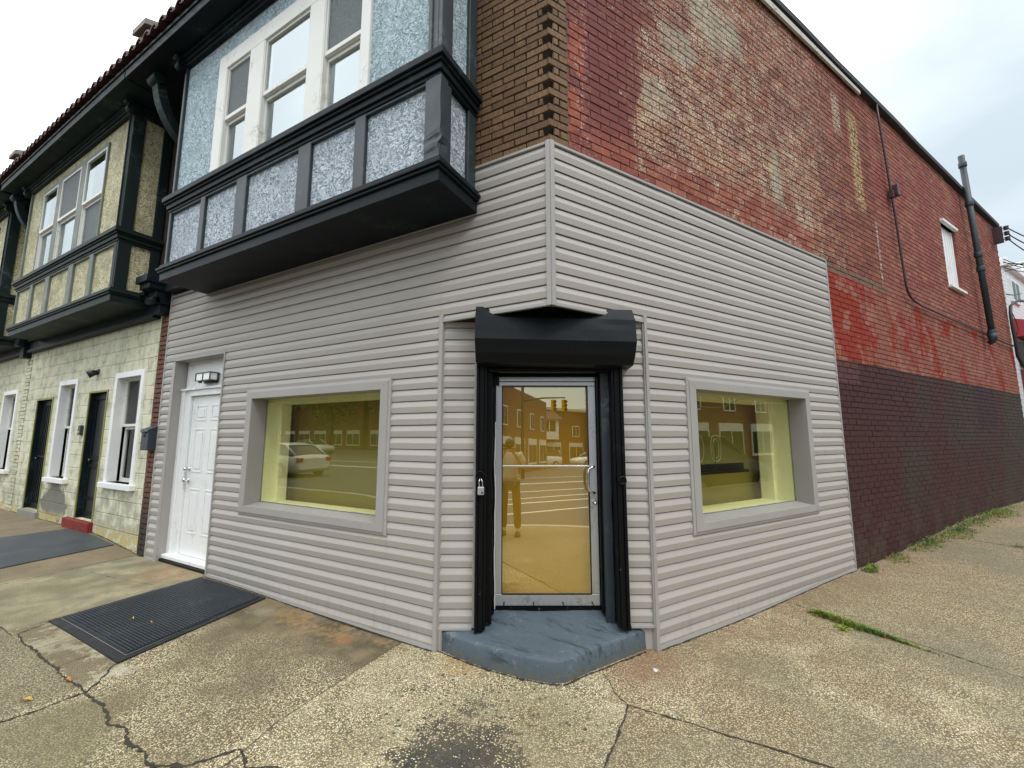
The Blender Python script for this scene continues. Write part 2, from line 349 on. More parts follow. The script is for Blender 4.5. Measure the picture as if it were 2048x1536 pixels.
def mat_sidewalk():
    g = G('pebbled_concrete')
    v1 = g.vor(125, out='Color', v=None); d1 = g.vor(125, out='Distance'); r1, r2, r3 = g.sepc(v1)[:3]
    v2 = g.vor(210, out='Color'); q1 = g.sepc(v2)[0]
    n1 = g.noise(.9, 5, .6); n2 = g.noise(4, 6, .65); n3 = g.noise(16, 5, .7); n4 = g.noise(2.0, 4, .6, v=g.map((1, 1, 1), (7, 3, 0)))
    x, y = g.x, g.y
    # pebble colours
    pb = g.mix(g.step(r1, .25, .75), (.42, .33, .17), (.82, .70, .42)); pb = g.mix(g.step(r2, .76, .88), pb, (.92, .86, .62))
    pb = g.mix(g.step(r2, .22, .15), pb, (.12, .09, .065)); pb = g.mix(g.step(r3, .93, .97), pb, (.28, .15, .09))
    gap = g.step(d1, .38, .60); peb = g.mix(g.M('MULTIPLY', gap, .92), pb, (.085, .068, .038))
    cream = g.mix(g.step(n2, .35, .62, 0, .55), peb, g.mix(.5, peb, (.62, .55, .36)))
    gpeb = g.mix(.50, peb, (.20, .195, .145)); bpeb = g.mix(.42, peb, (.20, .135, .07))
    smooth = g.mix(g.step(n2, .35, .65), (.15, .135, .08), (.34, .305, .175)); smooth = g.mix(g.step(n3, .45, .65, 0, .55), smooth, (.12, .11, .07))
    smooth = g.mix(g.M('MULTIPLY', q1, .22), smooth, (.42, .38, .28))
    # zones
    s = g.M('ADD', g.M('MULTIPLY', x, math.cos(AL)), g.M('MULTIPLY', y, math.sin(AL)))
    t = g.M('SUBTRACT', g.M('MULTIPLY', x, math.sin(AL)), g.M('MULTIPLY', y, math.cos(AL)))      # distance out from the side wall
    c = cream
    right = g.M('MAXIMUM', g.step(x, .44, .445), g.M('MULTIPLY', g.step(y, .04, .05), g.step(x, .2, .44)))
    rc = g.mix(g.step(g.M('ADD', n1, g.M('MULTIPLY', t, .10)), .50, .80), bpeb, gpeb)
    rc = g.mix(g.step(g.M('ADD', n4, g.M('MULTIPLY', g.M('ABSOLUTE', g.M('SUBTRACT', s, 1.6)), .05)), .56, .42, 0, .7), rc, cream)
    rust = g.M('MULTIPLY', g.step(t, .55, .0), g.step(g.M('ADD', n2, 0.), .38, .62)); rc = g.mix(g.M('MULTIPLY', g.M('MULTIPLY', rust, .6), g.step(n3, .36, .6)), rc, (.24, .115, .06))
    c = g.mix(right, c, rc)
    leftz = g.step(x, -1.292, -1.297)
    lc = g.mix(g.step(g.M('ADD', y, g.M('MULTIPLY', g.M('SUBTRACT', n1, .5), 1.0)), -.75, -.3), g.mix(g.step(g.M('ADD', n4, g.M('MULTIPLY', n3, .4)), .56, .80, .72, .12), peb, (.125, .098, .052)), g.mix(g.step(n2, .35, .65), (.085, .065, .035), (.21, .16, .09)))
    lc = g.mix(g.M('MULTIPLY', g.step(g.M('MULTIPLY', g.step(y, -.75, -.15), g.M('MULTIPLY_ADD', n3, .5, g.M('MULTIPLY', n4, .6))), .50, .66), .7), lc, (.34, .21, .08))
    c = g.mix(leftz, c, lc)
    sm = g.M('MULTIPLY', g.step(x, -4.12, -4.2), g.step(y, -1.45, -1.44)); c = g.mix(sm, c, smooth)
    sm3 = g.M('MULTIPLY', g.step(x, -5.80, -5.81), .8); c = g.mix(sm3, c, g.mix(n2, (.12, .085, .05), (.24, .18, .11)))
    sm2 = g.M('MULTIPLY', g.step(x, -2.62, -2.68), g.step(y, -1.452, -1.458)); c = g.mix(sm2, c, g.mix(.6, peb, (.13, .11, .06)))
    fr = g.M('MULTIPLY', g.step(y, -1.455, -1.46), g.step(x, -2.58, -2.56)); fr = g.M('MULTIPLY', fr, g.step(x, -1.0, -1.3)); c = g.mix(fr, c, g.mix(g.step(n4, .4, .6, .75, .25), peb, (.15, .13, .065)))
    small = g.M('MULTIPLY', g.M('MULTIPLY', g.step(x, -4.12, -4.1), g.step(x, -2.62, -2.66)), g.M('MULTIPLY', g.step(y, -1.45, -1.44), g.step(y, -1.2, -1.22)))
    c = g.mix(g.M('MULTIPLY', small, .85), c, g.mix(g.step(g.M('ADD', n2, g.M('MULTIPLY', n3, .3)), .58, .72), (.155, .12, .065), (.40, .36, .24)))
    # rust patch, rust at the white door, tar stain in front of the step, drips
    def blob(cx, cy, r, soft, nz, amp=.5):
        dx = g.M('SUBTRACT', x, cx); dy = g.M('SUBTRACT', y, cy)
        d = g.M('SQRT', g.M('ADD', g.M('MULTIPLY', dx, dx), g.M('MULTIPLY', dy, dy)))
        return g.step(g.M('ADD', d, g.M('MULTIPLY', g.M('SUBTRACT', nz, .5), amp)), r+soft, r)
    c = g.mix(g.M('MULTIPLY', g.M('MULTIPLY', blob(-4.7, -.05, .25, .35, n2, .5), g.step(n3, .35, .62)), .75), c, (.30, .15, .06))
    c = g.mix(g.M('MULTIPLY', blob(-1.72, -.2, .045, .05, n3, .25), .7), c, (.26, .11, .05))
    c = g.mix(g.M('MULTIPLY', g.M('MULTIPLY', blob(-.70, -.04, .10, .16, n3, .5), g.step(n3, .38, .6)), .65), c, (.40, .23, .06))
    c = g.mix(g.M('MULTIPLY', blob(.45, .55, .10, .35, n2, .6), .4), c, (.25, .125, .06))
    tar = g.M('MAXIMUM', blob(-.20, -.82, .30, .07, g.M('MULTIPLY_ADD', n2, .5, g.M('MULTIPLY', n3, .5)), .9), blob(-.36, -.40, .05, .05, n3, .42))
    tar = g.M('MULTIPLY', tar, g.step(g.M('ADD', r3, g.M('MULTIPLY', blob(-.20, -.85, .14, .24, n2, .3), .42)), .42, .52))
    tar = g.M('MAXIMUM', tar, g.M('MULTIPLY', blob(-.2, -.55, .55, .3, n2, .5), g.step(g.vor(17, v=g.P), .20, .15)))
    c = g.mix(g.M('MULTIPLY', tar, .93), c, (.014, .017, .021))
    gum = g.M('MULTIPLY', g.step(g.M('ADD', g.vor(4.5), g.M('MULTIPLY', n3, .05)), .09, .08), .6); c = g.mix(gum, c, (.06, .055, .05))
    c = g.mix(blob(.52, .52, .012, .012, n3, .1), c, (.75, .75, .73))
    c = g.mix(g.M('MULTIPLY', blob(-4.25, -1.62, .09, .03, n3, .2), .9), c, (.62, .61, .56))
    c = g.mix(g.M('MULTIPLY', blob(-2.66, -1.22, .04, .04, n3, .35), .6), c, (.42, .40, .32))
    c = g.mix(g.M('MULTIPLY', blob(-2.78, -.25, .05, .05, n3, .5), .3), c, (.45, .44, .38))
    sh = g.M('MULTIPLY', g.step(g.M('ADD', n1, g.M('MULTIPLY', n3, .25)), .50, .80), .55); c = g.mix(sh, c, (.15, .12, .06))
    smallh = g.M('SUBTRACT', 1., d1)
    return g.pbr(c, .85, g.bump(g.M('ADD', g.M('MULTIPLY', smallh, .8), g.M('MULTIPLY', n3, .6)), .75, .008))

def mat_glass(name, tint, gloss, fac, rough=0.0, wave=.0):
    g = G(name); t = g.t
    tr = t.nodes.new('ShaderNodeBsdfTransparent'); tr.inputs[0].default_value = (*tint, 1)
    gl = t.nodes.new('ShaderNodeBsdfGlossy'); gl.inputs['Color'].default_value = (*gloss, 1); gl.inputs['Roughness'].default_value = rough
    if wave: t.links.new(g.bump(g.noise(1.3, 2), wave, .02), gl.inputs['Normal'])
    mx = t.nodes.new('ShaderNodeMixShader'); mx.inputs[0].default_value = fac
    t.links.new(tr.outputs[0], mx.inputs[1]); t.links.new(gl.outputs[0], mx.inputs[2]); t.links.new(mx.outputs[0], g.out.inputs[0])
    return g.m

def mat_scuffed(name, col, chips, rough=.45, tread=False):
    g = G(name); n = g.noise(6, 6, .7); n2 = g.noise(28, 5, .7)
    k = g.M('MULTIPLY_ADD', g.noise(1.7, 4), .5, .75); c = g.mix(1., col, g.vec(k, k, k), 'MULTIPLY')
    low = g.step(g.z, .9, .1, 0, .07)
    c = g.mix(g.step(g.M('ADD', n2, low), .715, .735), c, chips)
    c = g.mix(g.step(n, .62, .68, 0, .4), c, tuple(q*1.8+.01 for q in col))
    if tread:
        sc = g.noise(1, 6, .75, v=g.map((3.5, 22, 10), (1, 2, 0))); c = g.mix(g.step(sc, .52, .66, 0, .75), c, (.030, .036, .042)); c = g.mix(g.step(g.noise(9, 6, .75), .58, .70, 0, .6), c, (.20, .225, .24)); c = g.mix(g.M('MULTIPLY', g.step(g.z, .09, .0), g.step(n2, .42, .6)), c, (.13, .12, .085))
    return g.pbr(c, rough, g.bump(g.M('ADD', n, g.M('MULTIPLY', n2, .4)), .4, .006), spec=.15)

MT = {}
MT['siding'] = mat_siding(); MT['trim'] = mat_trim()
MT['tapestry'] = mat_tapestry(); MT['redstrip'] = mat_tapestry(True); MT['tap_mortar'] = mat_mortar('dark_mortar', (.045, .028, .018))
MT['sidebrick'] = mat_side_brick(); MT['sidemortar'] = mat_side_brick(True)
MT['bluestucco'] = mat_stucco('grey_blue_stucco', (.58, .68, .74), (.28, .38, .43), (.07, .09, .11), (.30, .43, .43))
MT['bluestucco_low'] = mat_stucco('grey_stucco', (.64, .71, .78), (.27, .32, .37), (.045, .055, .07), (.40, .44, .50))
MT['creamstucco'] = mat_stucco('cream_stucco', (.76, .72, .48), (.42, .39, .24), (.12, .10, .06), (.30, .27, .15))
MT['block'] = mat_block(); MT['sidewalk'] = mat_sidewalk()
MT['darktrim'] = paint('charcoal_paint', (.0062, .0100, .0130), .5, .35, .2, (.03, .04, .045), spec=.14)
MT['post'] = paint('slate_post_paint', (.018, .029, .034), .5, .35, .25, (.075, .095, .10))
MT['greentrim'] = paint('bottle_green_paint', (.010, .019, .018), .55, .35, .2, (.07, .09, .085), spec=.14)
MT['greenpost'] = paint('weathered_green_paint', (.13, .15, .125), .6, .35, .3, (.28, .27, .2))
MT['black'] = mat_scuffed('black_enamel', (.0035, .004, .0045), (.16, .12, .07), .35)
MT['hood'] = mat_scuffed('hood_paint', (.0075, .010, .012), (.12, .13, .14), .40)
MT['slate'] = paint('slate_blue_paint', (.020, .029, .038), .5, .3, .3, (.09, .11, .12))
MT['whitep'] = paint('white_paint', (.78, .79, .79), .45, .05, .12, (.55, .55, .52))
MT['whitewood'] = paint('white_window_paint', (.70, .70, .66), .5, .07, .2, (.42, .42, .36))
MT['door'] = paint('white_door_paint', (.78, .79, .79), .42, .05, .15, (.58, .56, .50), scale=5)
MT['alu'] = paint('brushed_aluminium', (.50, .52, .54), .32, .08, .05, (.36, .36, .34)); 
MT['alu'].node_tree.nodes['Principled BSDF'].inputs['Metallic'].default_value = .75
MT['chrome'] = paint('satin_steel', (.6, .6, .6), .2, .05, .02); MT['chrome'].node_tree.nodes['Principled BSDF'].inputs['Metallic'].default_value = 1
MT['darkin'] = paint('dark_room', (.03, .03, .025), .8, .1, .1)
MT['reveal'] = paint('pale_plaster', (.88, .88, .80), .7, .08, .6, scale=14)
MT['inwall'] = paint('interior_wall', (.42, .36, .18), .8, .1, .1)
MT['yglass'] = mat_glass('gold_tinted_glass', (.97, .98, .68), (.96, .92, .66), .20, 0.0, .02)
MT['doorglass'] = mat_glass('gold_film_door_glass', (.96, .86, .46), (.98, .92, .66), .38, 0.0, .015)
MT['goldveil'] = paint('added_gold_veil_panel', (.60, .40, .035), .8, .08, .1, scale=1.2); MT['olive'] = paint('added_olive_veil_board', (.21, .17, .03), .8, .1, .1, scale=1.5)  # for panels added behind the glazing to give it a coloured veil
MT['skyglass'] = mat_glass('window_glass', (.75, .8, .8), (.80, .88, .90), .40, 0.01)
MT['darkglass'] = mat_glass('dark_window_glass', (.6, .65, .62), (.9, .92, .95), .16, 0.01)
MT['curtain'] = paint('pale_curtain', (.50, .55, .57), .9, .06, .1)
def mat_screen():
    g = G('insect_screen'); n = g.noise(1, 3, .5, v=g.map((8, 8, 14)), dist=3.)
    c = g.mix(g.step(g.M('FRACT', g.M('MULTIPLY', n, 14.)), .2, .8), (.035, .045, .045), (.16, .19, .19)); return g.pbr(c, .7)
MT['screen'] = mat_screen()
MT['meshdoor'] = paint('dark_storm_mesh', (.018, .02, .02), .5, .3, .3, (.05, .05, .045))
MT['tile'] = paint('terracotta_tile', (.085, .036, .034), .7, .4, .4, (.03, .02, .02))
MT['step'] = mat_scuffed('blue_grey_step_paint', (.085, .110, .130), (.17, .19, .20), .6, tread=True)
MT['redstep'] = mat_scuffed('red_step_paint', (.19, .028, .024), (.42, .38, .3), .6)
MT['cement'] = paint('bare_cement', (.22, .21, .19), .85, .2, .5)
MT['greenyel'] = paint('yellow_green_trim', (.22, .23, .06), .6, .2, .3)
MT['rubber'] = paint('black_rubber', (.009, .010, .012), .7, .3, .4, (.04, .045, .05), scale=6)
MT['rib'] = paint('rubber_rib', (.030, .036, .042), .45, .3, .2, (.06, .065, .07), scale=4)
MT['rubber2'] = paint('worn_rubber_sheet', (.045, .055, .062), .5, .25, .3, (.08, .09, .1), scale=4)
MT['asphalt'] = paint('asphalt', (.10, .10, .10), .9, .25, .6, scale=8)
MT['linepaint'] = paint('road_line_paint', (.75, .74, .70), .7, .1, .2)
MT['curbstone'] = paint('granite_curb', (.42, .41, .38), .8, .15, .4)
MT['crack'] = paint('crack_dirt_and_foot_shade', (.030, .026, .016), .95, .5, .6, (.07, .06, .03), scale=20)
MT['joint'] = paint('joint_dirt', (.10, .075, .045), .95, .4, .5, (.05, .04, .03), scale=20)
MT['redbrick2'] = paint('far_brick', (.16, .065, .04), .85, .25, .4, scale=9)
MT['iron'] = paint('cast_iron_paint', (.022, .032, .042), .5, .3, .3, (.05, .07, .08))
MT['cable'] = paint('maroon_cable', (.05, .018, .022), .5, .2, .1)
MT['wire'] = paint('black_wire', (.012, .012, .012), .5, .1, .1)
MT['roofing'] = paint('roofing_felt', (.03, .03, .032), .8, .2, .4)
MT['coping'] = paint('pale_coping', (.50, .49, .44), .7, .2, .3, (.12, .1, .08))
MT['bronze'] = paint('lamp_bronze', (.012, .012, .012), .35, .1, .05)
MT['tubeglass'] = paint('dull_tube_glass', (.30, .29, .22), .4, .05, 0)
MT['lens'] = paint('lamp_glass', (.85, .86, .84), .15, .02, 0)

# ================================================================== GROUND
def strip_ground(name, mat, us, nv, inner, outer, zf, kind='structure'):
    m = MB(); rows = []
    for u in us:
        a = inner(u); b = outer(u); rows.append([])
        for j in range(nv+1):
            k = j/nv; x = a[0]*(1-k)+b[0]*k; y = a[1]*(1-k)+b[1]*k; rows[-1].append((x, y, zf(x, y)))
    m.grid(rows, True); return m.build(name, mat)
def path_in(u):           # u<0: left street, 0..1: corner fan, >1: side street
    if u < 0: return (u-.25, .35)
    if u <= 1: return (-.25+.0*u, .35+.0*u)
    p = FR @ Vector((u-1+.166, .397, 0)); return (p.x, p.y)
CW = 4.45
def arc(u, r):
    a = -math.pi/2+u*AL; return (r*math.cos(a), r*math.sin(a))
def path_out(u, r=CW):
    if u < 0: return (u, -r)
    if u <= 1: return arc(u, r)
    p = FR @ Vector((u-1, -r, 0)); return (p.x, p.y)
us = [-46+.5*i for i in range(80)]+[-6+.15*i for i in range(40)]+[i/16 for i in range(17)]+[1+.15*i for i in range(1, 40)]+[7+.6*i for i in range(60)]
sidewalk = strip_ground('sidewalk', MT['sidewalk'], us, 34, path_in, path_out, gh)
tag(sidewalk, 'pebbled concrete pavement wrapping round the corner building', None, None, 'structure')
def road_z(x, y): return gh(x*0.999, y*.999)*.9-.15
m = MB()
m.grid([[(*path_out(u, CW-.001), gh(*path_out(u, CW))+.001), (*path_out(u, CW+.15), gh(*path_out(u, CW))+.001), (*path_out(u, CW+.15), gh(*path_out(u, CW))-.2)] for u in us], False)
tag(m.build('curb', MT['curbstone']), kind='structure')
m = MB(); m.grid([[(*path_out(u, CW+.14+ (k/14)**2*70), -.13+ (gh(*path_out(u, CW))*(1-min(1, k/5)))) for k in range(15)] for u in us], True)
tag(m.build('road', MT['asphalt']), kind='structure')
m = MB(); m.quad((-400,-400,-.4),(400,-400,-.4),(400,400,-.4),(-400,400,-.4)); tag(m.build('ground', MT['asphalt']), kind='structure')
# dirt-filled cracks and joints, plus contact-shade strips at wall feet, a few mm proud of the sheet
def ribbon(m, pts, wd, jit=.3, stepl=.012, zo=.004, wob=.004, taper=False):
    P = [Vector((p[0], p[1])) for p in pts]; out = []
    for i in range(len(P)-1):
        n = max(1, int((P[i+1]-P[i]).length/stepl))
        for k in range(n): out.append(P[i].lerp(P[i+1], k/n))
    out.append(P[-1]); rows = []
    L = len(out)
    for i, p in enumerate(out):
        d = (out[min(i+1, L-1)]-out[max(i-1, 0)]).normalized(); nn = Vector((-d.y, d.x))
        ww = wd*(1+jit*(random.random()*2-1)) * (math.sin(math.pi*min(1, max(.04, i/L*1.0)))**.5 if taper else 1)
        c = p+nn*wob*(noise.noise(Vector((p.x*7, p.y*7, 1)))*1.6+noise.noise(Vector((p.x*28, p.y*28, 5)))*.7+noise.noise(Vector((p.x*70, p.y*70, 5)))*.35); ww *= .45+.75*abs(noise.noise(Vector((p.x*11, p.y*11, 9))))*1.6
        rows.append([(*(c-nn*ww/2), 0), (*(c+nn*ww/2), 0)])
    for r in rows:
        for k in range(2): x, y, _ = r[k]; r[k] = (x, y, gh(x, y)+zo)
    m.grid(rows, False)
def RP(s, t): p = FR @ Vector((s, -t, 0)); return (p.x, p.y)
m = MB()
ribbon(m, [(.225,.30),(.30,.19),(.36,.12),(.436,.045)], .007, .5, .012, wob=.01)
ribbon(m, [(.436,.045),(.452,-.1),(.445,-.187),(.46,-.30),(.45,-.484),(.46,-1.0),(.455,-4.4)], .014, .7, .012, wob=.014)
ribbon(m, [(.436,.045),(.886,.049),(1.336,.041),(2.2,.04),(4.2,.04)], .012, .5, .012, wob=.008)
ribbon(m, [(-4.05,-1.27),(-3.994,-1.42),(-3.8,-1.455),(-3.4,-1.45),(-2.9,-1.46),(-2.558,-1.457)], .016, .6, .012, wob=.012)
ribbon(m, [(-2.80,-1.235),(-2.70,-1.31),(-2.6,-1.40),(-2.558,-1.457),(-2.57,-1.62),(-2.582,-1.80),(-2.58,-4.4)], .016, .6, .012, wob=.014)
ribbon(m, [(-2.558,-1.457),(-2.3,-1.46),(-2.1,-1.49),(-1.946,-1.47),(-1.7,-1.52),(-1.479,-1.518),(-1.35,-1.42),(-1.237,-1.256),(-1.1,-1.30),(-.93,-1.24)], .019, .6, .012, wob=.016)
ribbon(m, [(-1.5,-1.52),(-1.30,-1.66),(-1.1,-1.62)], .03, .6, .012, wob=.02)
ribbon(m, [(-5.81,-1.457),(-4.8,-1.46),(-3.994,-1.462)], .008, .5)
ribbon(m, [(-5.745,-1.17),(-5.80,-.4),(-5.82,0)], .008, .4); ribbon(m, [(-5.745,-1.17),(-5.7,-4.4)], .01, .4)
ribbon(m, [(-5.5,-.55),(-5.0,-.5),(-4.35,-.40)], .005, .5)
ribbon(m, [RP(2.69,.02), RP(2.70,.3), RP(2.67,.45), RP(2.69,.9), RP(2.69,2.4), RP(2.70,4.4)], .008, .6, wob=.008)
for s_ in (6.85, 9.7, 12.6): ribbon(m, [RP(s_,.02), RP(s_,1.5), RP(s_+.02,4.4)], .016, .5, wob=.008)
ribbon(m, [RP(4.35,1.85), RP(9, 1.9), RP(20, 1.9)], .012, .4)
ribbon(m, [(-4.19,-.012),(-3,-.012),(-1.0,-.012)], .018, .5, wob=.004); ribbon(m, [RP(.97,.012), RP(2.5,.012), RP(4.26,.012)], .018, .5, wob=.004)  # dark ribbons along the siding foot stand in for contact shade
ribbon(m, [RP(4.3,-.02), RP(8,-.02), RP(13.4,-.02)], .03, .7, wob=.01); ribbon(m, [(-11.2,-.005),(-8.4,-.005),(-5.7,-.005)], .025, .7, wob=.01); ribbon(m, [(-.965,.01),(-.6,-.028),(-.25,-.02),(-.045,.02),(.035,.06),(.145,.27),(.42,.74)], .016, .7, wob=.004)  # painted contact shade at the foot of side wall, block wall and step
m.build('crack', MT['crack'], sidewalk)  # cracks and joints, plus the contact-shade strips at wall and step feet
m = MB()
ribbon(m, [(-1.297,.0),(-1.29,-.5),(-1.274,-1.02),(-1.2,-1.30)], .009, .3, wob=.002)
ribbon(m, [(-1.2,-1.30),(-1.2,-4.4)], .009, .3)
ribbon(m, [(-4.22,.05),(-4.19,-.4),(-4.14,-.9),(-4.09,-1.25)], .022, .4, wob=.01)
ribbon(m, [(-3.55,-1.24),(-3.53,-1.45)], .007, .4); ribbon(m, [(-3.1,-1.24),(-3.08,-1.45)], .007, .4)
for x_ in (-8.6, -11.4, -14.2): ribbon(m, [(x_,0),(x_,-4.4)], .012, .4)
m.build('joint', MT['joint'], sidewalk)
# road paint (seen mirrored in the glazing)
m = MB()
def linebox(p, q, wd):
    p = Vector((*p, 0)); q = Vector((*q, 0)); d = (q-p).normalized(); n_ = Vector((-d.y, d.x, 0))*wd/2
    m.hexa([p-n_+Vector((0,0,-.13)), q-n_+Vector((0,0,-.13)), q+n_+Vector((0,0,-.13)), p+n_+Vector((0,0,-.13))], [v+Vector((0,0,-.122)) for v in (p-n_, q-n_, q+n_, p+n_)])
for yy in (-7.6, -10.7, -13.9, -14.2, -17.5): linebox((-60, yy), (60, yy-0.6), .13)
for yy in (-6.1, -8.9): linebox((1.5, yy), (30, yy-1.2), .11)
m.build('road_marking', MT['linepaint'], bpy.data.objects['road'])

# ================================================================== CORNER BUILDING
CB = thing('corner_building', (0, 0, 0), 'two-storey brick corner building with grey siding round its angled shop entrance', 'building')
def siding(m, x0, x1, z0, z1, yo=0.0, E=.1, ph=-.002):
    nx = max(1, int(round((x1-x0)/.18))); xs = [x0+(x1-x0)*i/nx for i in range(nx+1)]
    prof = [(0, -.0125), (.04, -.0130), (.47, -.0192), (.50, -.0186), (1., -.0014), (1.11, -.0001)]
    def Y(z):
        u = (z-ph)/E; u -= math.floor(u)
        for a, b in zip(prof, prof[1:]):
            if a[0] <= u <= b[0]: return a[1]+(b[1]-a[1])*(u-a[0])/(b[0]-a[0])
        return prof[-1][1]
    k0 = math.floor((z0-ph)/E); k1 = math.ceil((z1-ph)/E)
    for k in range(k0, k1):
        zb = ph+k*E; zs = []
        for u, y in prof:
            z = zb+u*E
            zs.append((z, y))
        pts = [(z, y) for z, y in zs if z0-1e-6 <= z <= z1+1e-6]
        if zb < z0: pts.insert(0, (z0, Y(z0+1e-5)))
        if zb+E*1.08 > z1 and zb+E > z1-1e-6 and pts[-1][0] < z1-1e-5: pts.append((z1, Y(z1-1e-5)))
        if len(pts) < 2: continue
        rows = []
        lip = [(zb+.011, -.0002), (zb+.011, -.0118), (zb+.0006, -.0118), (zb, -.0124)] if zb >= z0 else []
        full = lip+pts
        for (z, y0_) in full:
            row = []
            jx = -9+2.87*((k//2*7) % 5)+1.3*((k//2) % 3); js = []
            while jx < x1:
                if jx > x0+.05: js += [jx, jx+.0012]
                jx += 3.66
            for x in sorted(xs+js):
                odd = sum(1 for q_ in js[::2] if x > q_) % 2; y = y0_-(.0016*odd)
                kk = noise.noise(Vector((x*.9, k*.37, yo*5)))
                row.append((x, yo+y-.0035*kk, z+.0035*noise.noise(Vector((x*.55, k*.21+4, 2)))))
            rows.append(row)
        m.grid(rows, False)
WL = (-3.667, -1.51, .777, 2.111); WR = (1.416, 3.525, .78, 2.115)
FRONT = .016
FLB = Matrix.Translation((0, .045, 0)); FRB = FR @ Matrix.Translation((0, .035, 0)); FDB = FD @ Matrix.Translation((0, .04, 0))
m = MB()
siding(m, -.70, 0, 2.56, 3.80, FRONT); siding(m, -.9967, -.70, 2.56, 3.50, FRONT)
siding(m, WL[1], -.9967, .01, 3.50, FRONT); siding(m, WL[0], WL[1], .02, WL[2], FRONT); siding(m, WL[0], WL[1], WL[3], 3.50, FRONT)
siding(m, -4.19, WL[0], .03, 3.50, FRONT); siding(m, -5.37, -4.19, 2.58, 3.50, FRONT); siding(m, -5.655, -5.37, .05, 3.50, FRONT)
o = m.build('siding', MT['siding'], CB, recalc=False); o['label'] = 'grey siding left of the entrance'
m = MB(); S_ = 4.247
siding(m, 0, .95, 2.56, 3.80, FRONT); siding(m, .95, WR[0], .01, 3.80, FRONT); siding(m, WR[0], WR[1], .02, WR[2], FRONT)
siding(m, WR[0], WR[1], WR[3], 3.80, FRONT); siding(m, WR[1], S_, .03, 3.80, FRONT)
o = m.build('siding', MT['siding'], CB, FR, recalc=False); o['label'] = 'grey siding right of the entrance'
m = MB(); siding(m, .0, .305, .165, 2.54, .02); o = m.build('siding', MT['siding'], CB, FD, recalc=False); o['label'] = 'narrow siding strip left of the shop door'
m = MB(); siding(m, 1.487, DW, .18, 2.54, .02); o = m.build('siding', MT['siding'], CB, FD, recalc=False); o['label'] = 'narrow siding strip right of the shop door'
# trims: J-channels, corner posts, starter strips
def trim(F, boxes, bev=.003, name='siding_trim'):
    m = MB()
    for b in boxes: m.box(*b)
    return m.build(name, MT['trim'], CB, F, bevel=bev)
y0 = FRONT-.022
trim(FL, [(-.034, .0, y0-.006, FRONT+.02, 2.535, 3.825), (-.70, -.034, y0, FRONT+.02, 3.80, 3.822), (-.70, -.68, y0, FRONT+.02, 3.50, 3.80),
          (-.9967, -.034, y0, 0.02, 2.535, 2.562),
          (-1.0, -.965, y0-.006, FRONT+.035, .0, 2.60), (-.965, -.94, FRONT-.004, FRONT+.02, .0, .16),
          (-5.68, -5.655, y0, FRONT+.02, .05, 3.56), (-4.212, -4.19, y0-.004, .14, .05, 2.60),
          (-5.37, -4.212, y0, .14, 2.585, 2.60), (-5.655, -.70, y0, FRONT+.02, 3.50, 3.53)])
m = MB()
for i, (a, b) in enumerate(((-5.655, -5.37), (-4.19, -.9967))):
    m.hexa([(a, y0, gh(a,0)-.0), (b, y0, gh(b,0)-.0), (b, FRONT, gh(b,0)), (a, FRONT, gh(a,0))], [(a, y0+.004, gh(a,0)+.03), (b, y0+.004, gh(b,0)+.03), (b, FRONT, gh(b,0)+.03), (a, FRONT, gh(a,0)+.03)])
m.build('starter_strip', MT['trim'], CB)
trim(FR, [(0, .034, y0-.006, FRONT+.02, 2.535, 3.825), (.034, S_, y0, FRONT+.02, 3.80, 3.822), (S_, S_+.022, y0, FRONT+.03, .05, 3.822),
          (.034, .95, y0, 0.02, 2.535, 2.562), (.925, .958, y0-.006, FRONT+.035, .0, 2.60)])
m = MB(); pr = [(.958, 1.8), (1.8, 2.6), (2.6, 3.4), (3.4, S_+.022)]
for a, b in pr:
    ha = ghf(FR, a); hb = ghf(FR, b)
    m.hexa([(a, y0, ha), (b, y0, hb), (b, FRONT, hb), (a, FRONT, ha)], [(a, y0+.004, ha+.03), (b, y0+.004, hb+.03), (b, FRONT, hb+.03), (a, FRONT, ha+.03)])
m.build('starter_strip', MT['trim'], CB, FR)
trim(FD, [(-.003, .03, -.012, .04, .16, 2.55), (.29, .307, -.005, .04, .16, 2.54), (.03, .29, -.010, .04, .145, .165),
          (1.483, 1.497, -.005, .04, .175, 2.54), (DW-.03, DW+.004, -.012, .04, .16, 2.55), (1.497, DW-.03, -.010, .04, .160, .182),
          (.0, .085, .016, .05, .0, .15), (DW-.12, DW, .016, .05, .0, .165)])
m = MB(); c_ = math.sin(AL); d_ = math.cos(AL); rr = .006-FRONT+.022+FRONT-.012
m.prismz([(-.002, .01), (-.002, y0+.002), (.006, y0+.0005), (-(y0)*.9+.001, y0*.6), ((-y0+.004)*c_, (y0-.004)*d_), (.012, .018)], 2.537, 3.823)
m.build('corner_trim', MT['trim'], CB, bevel=.001)
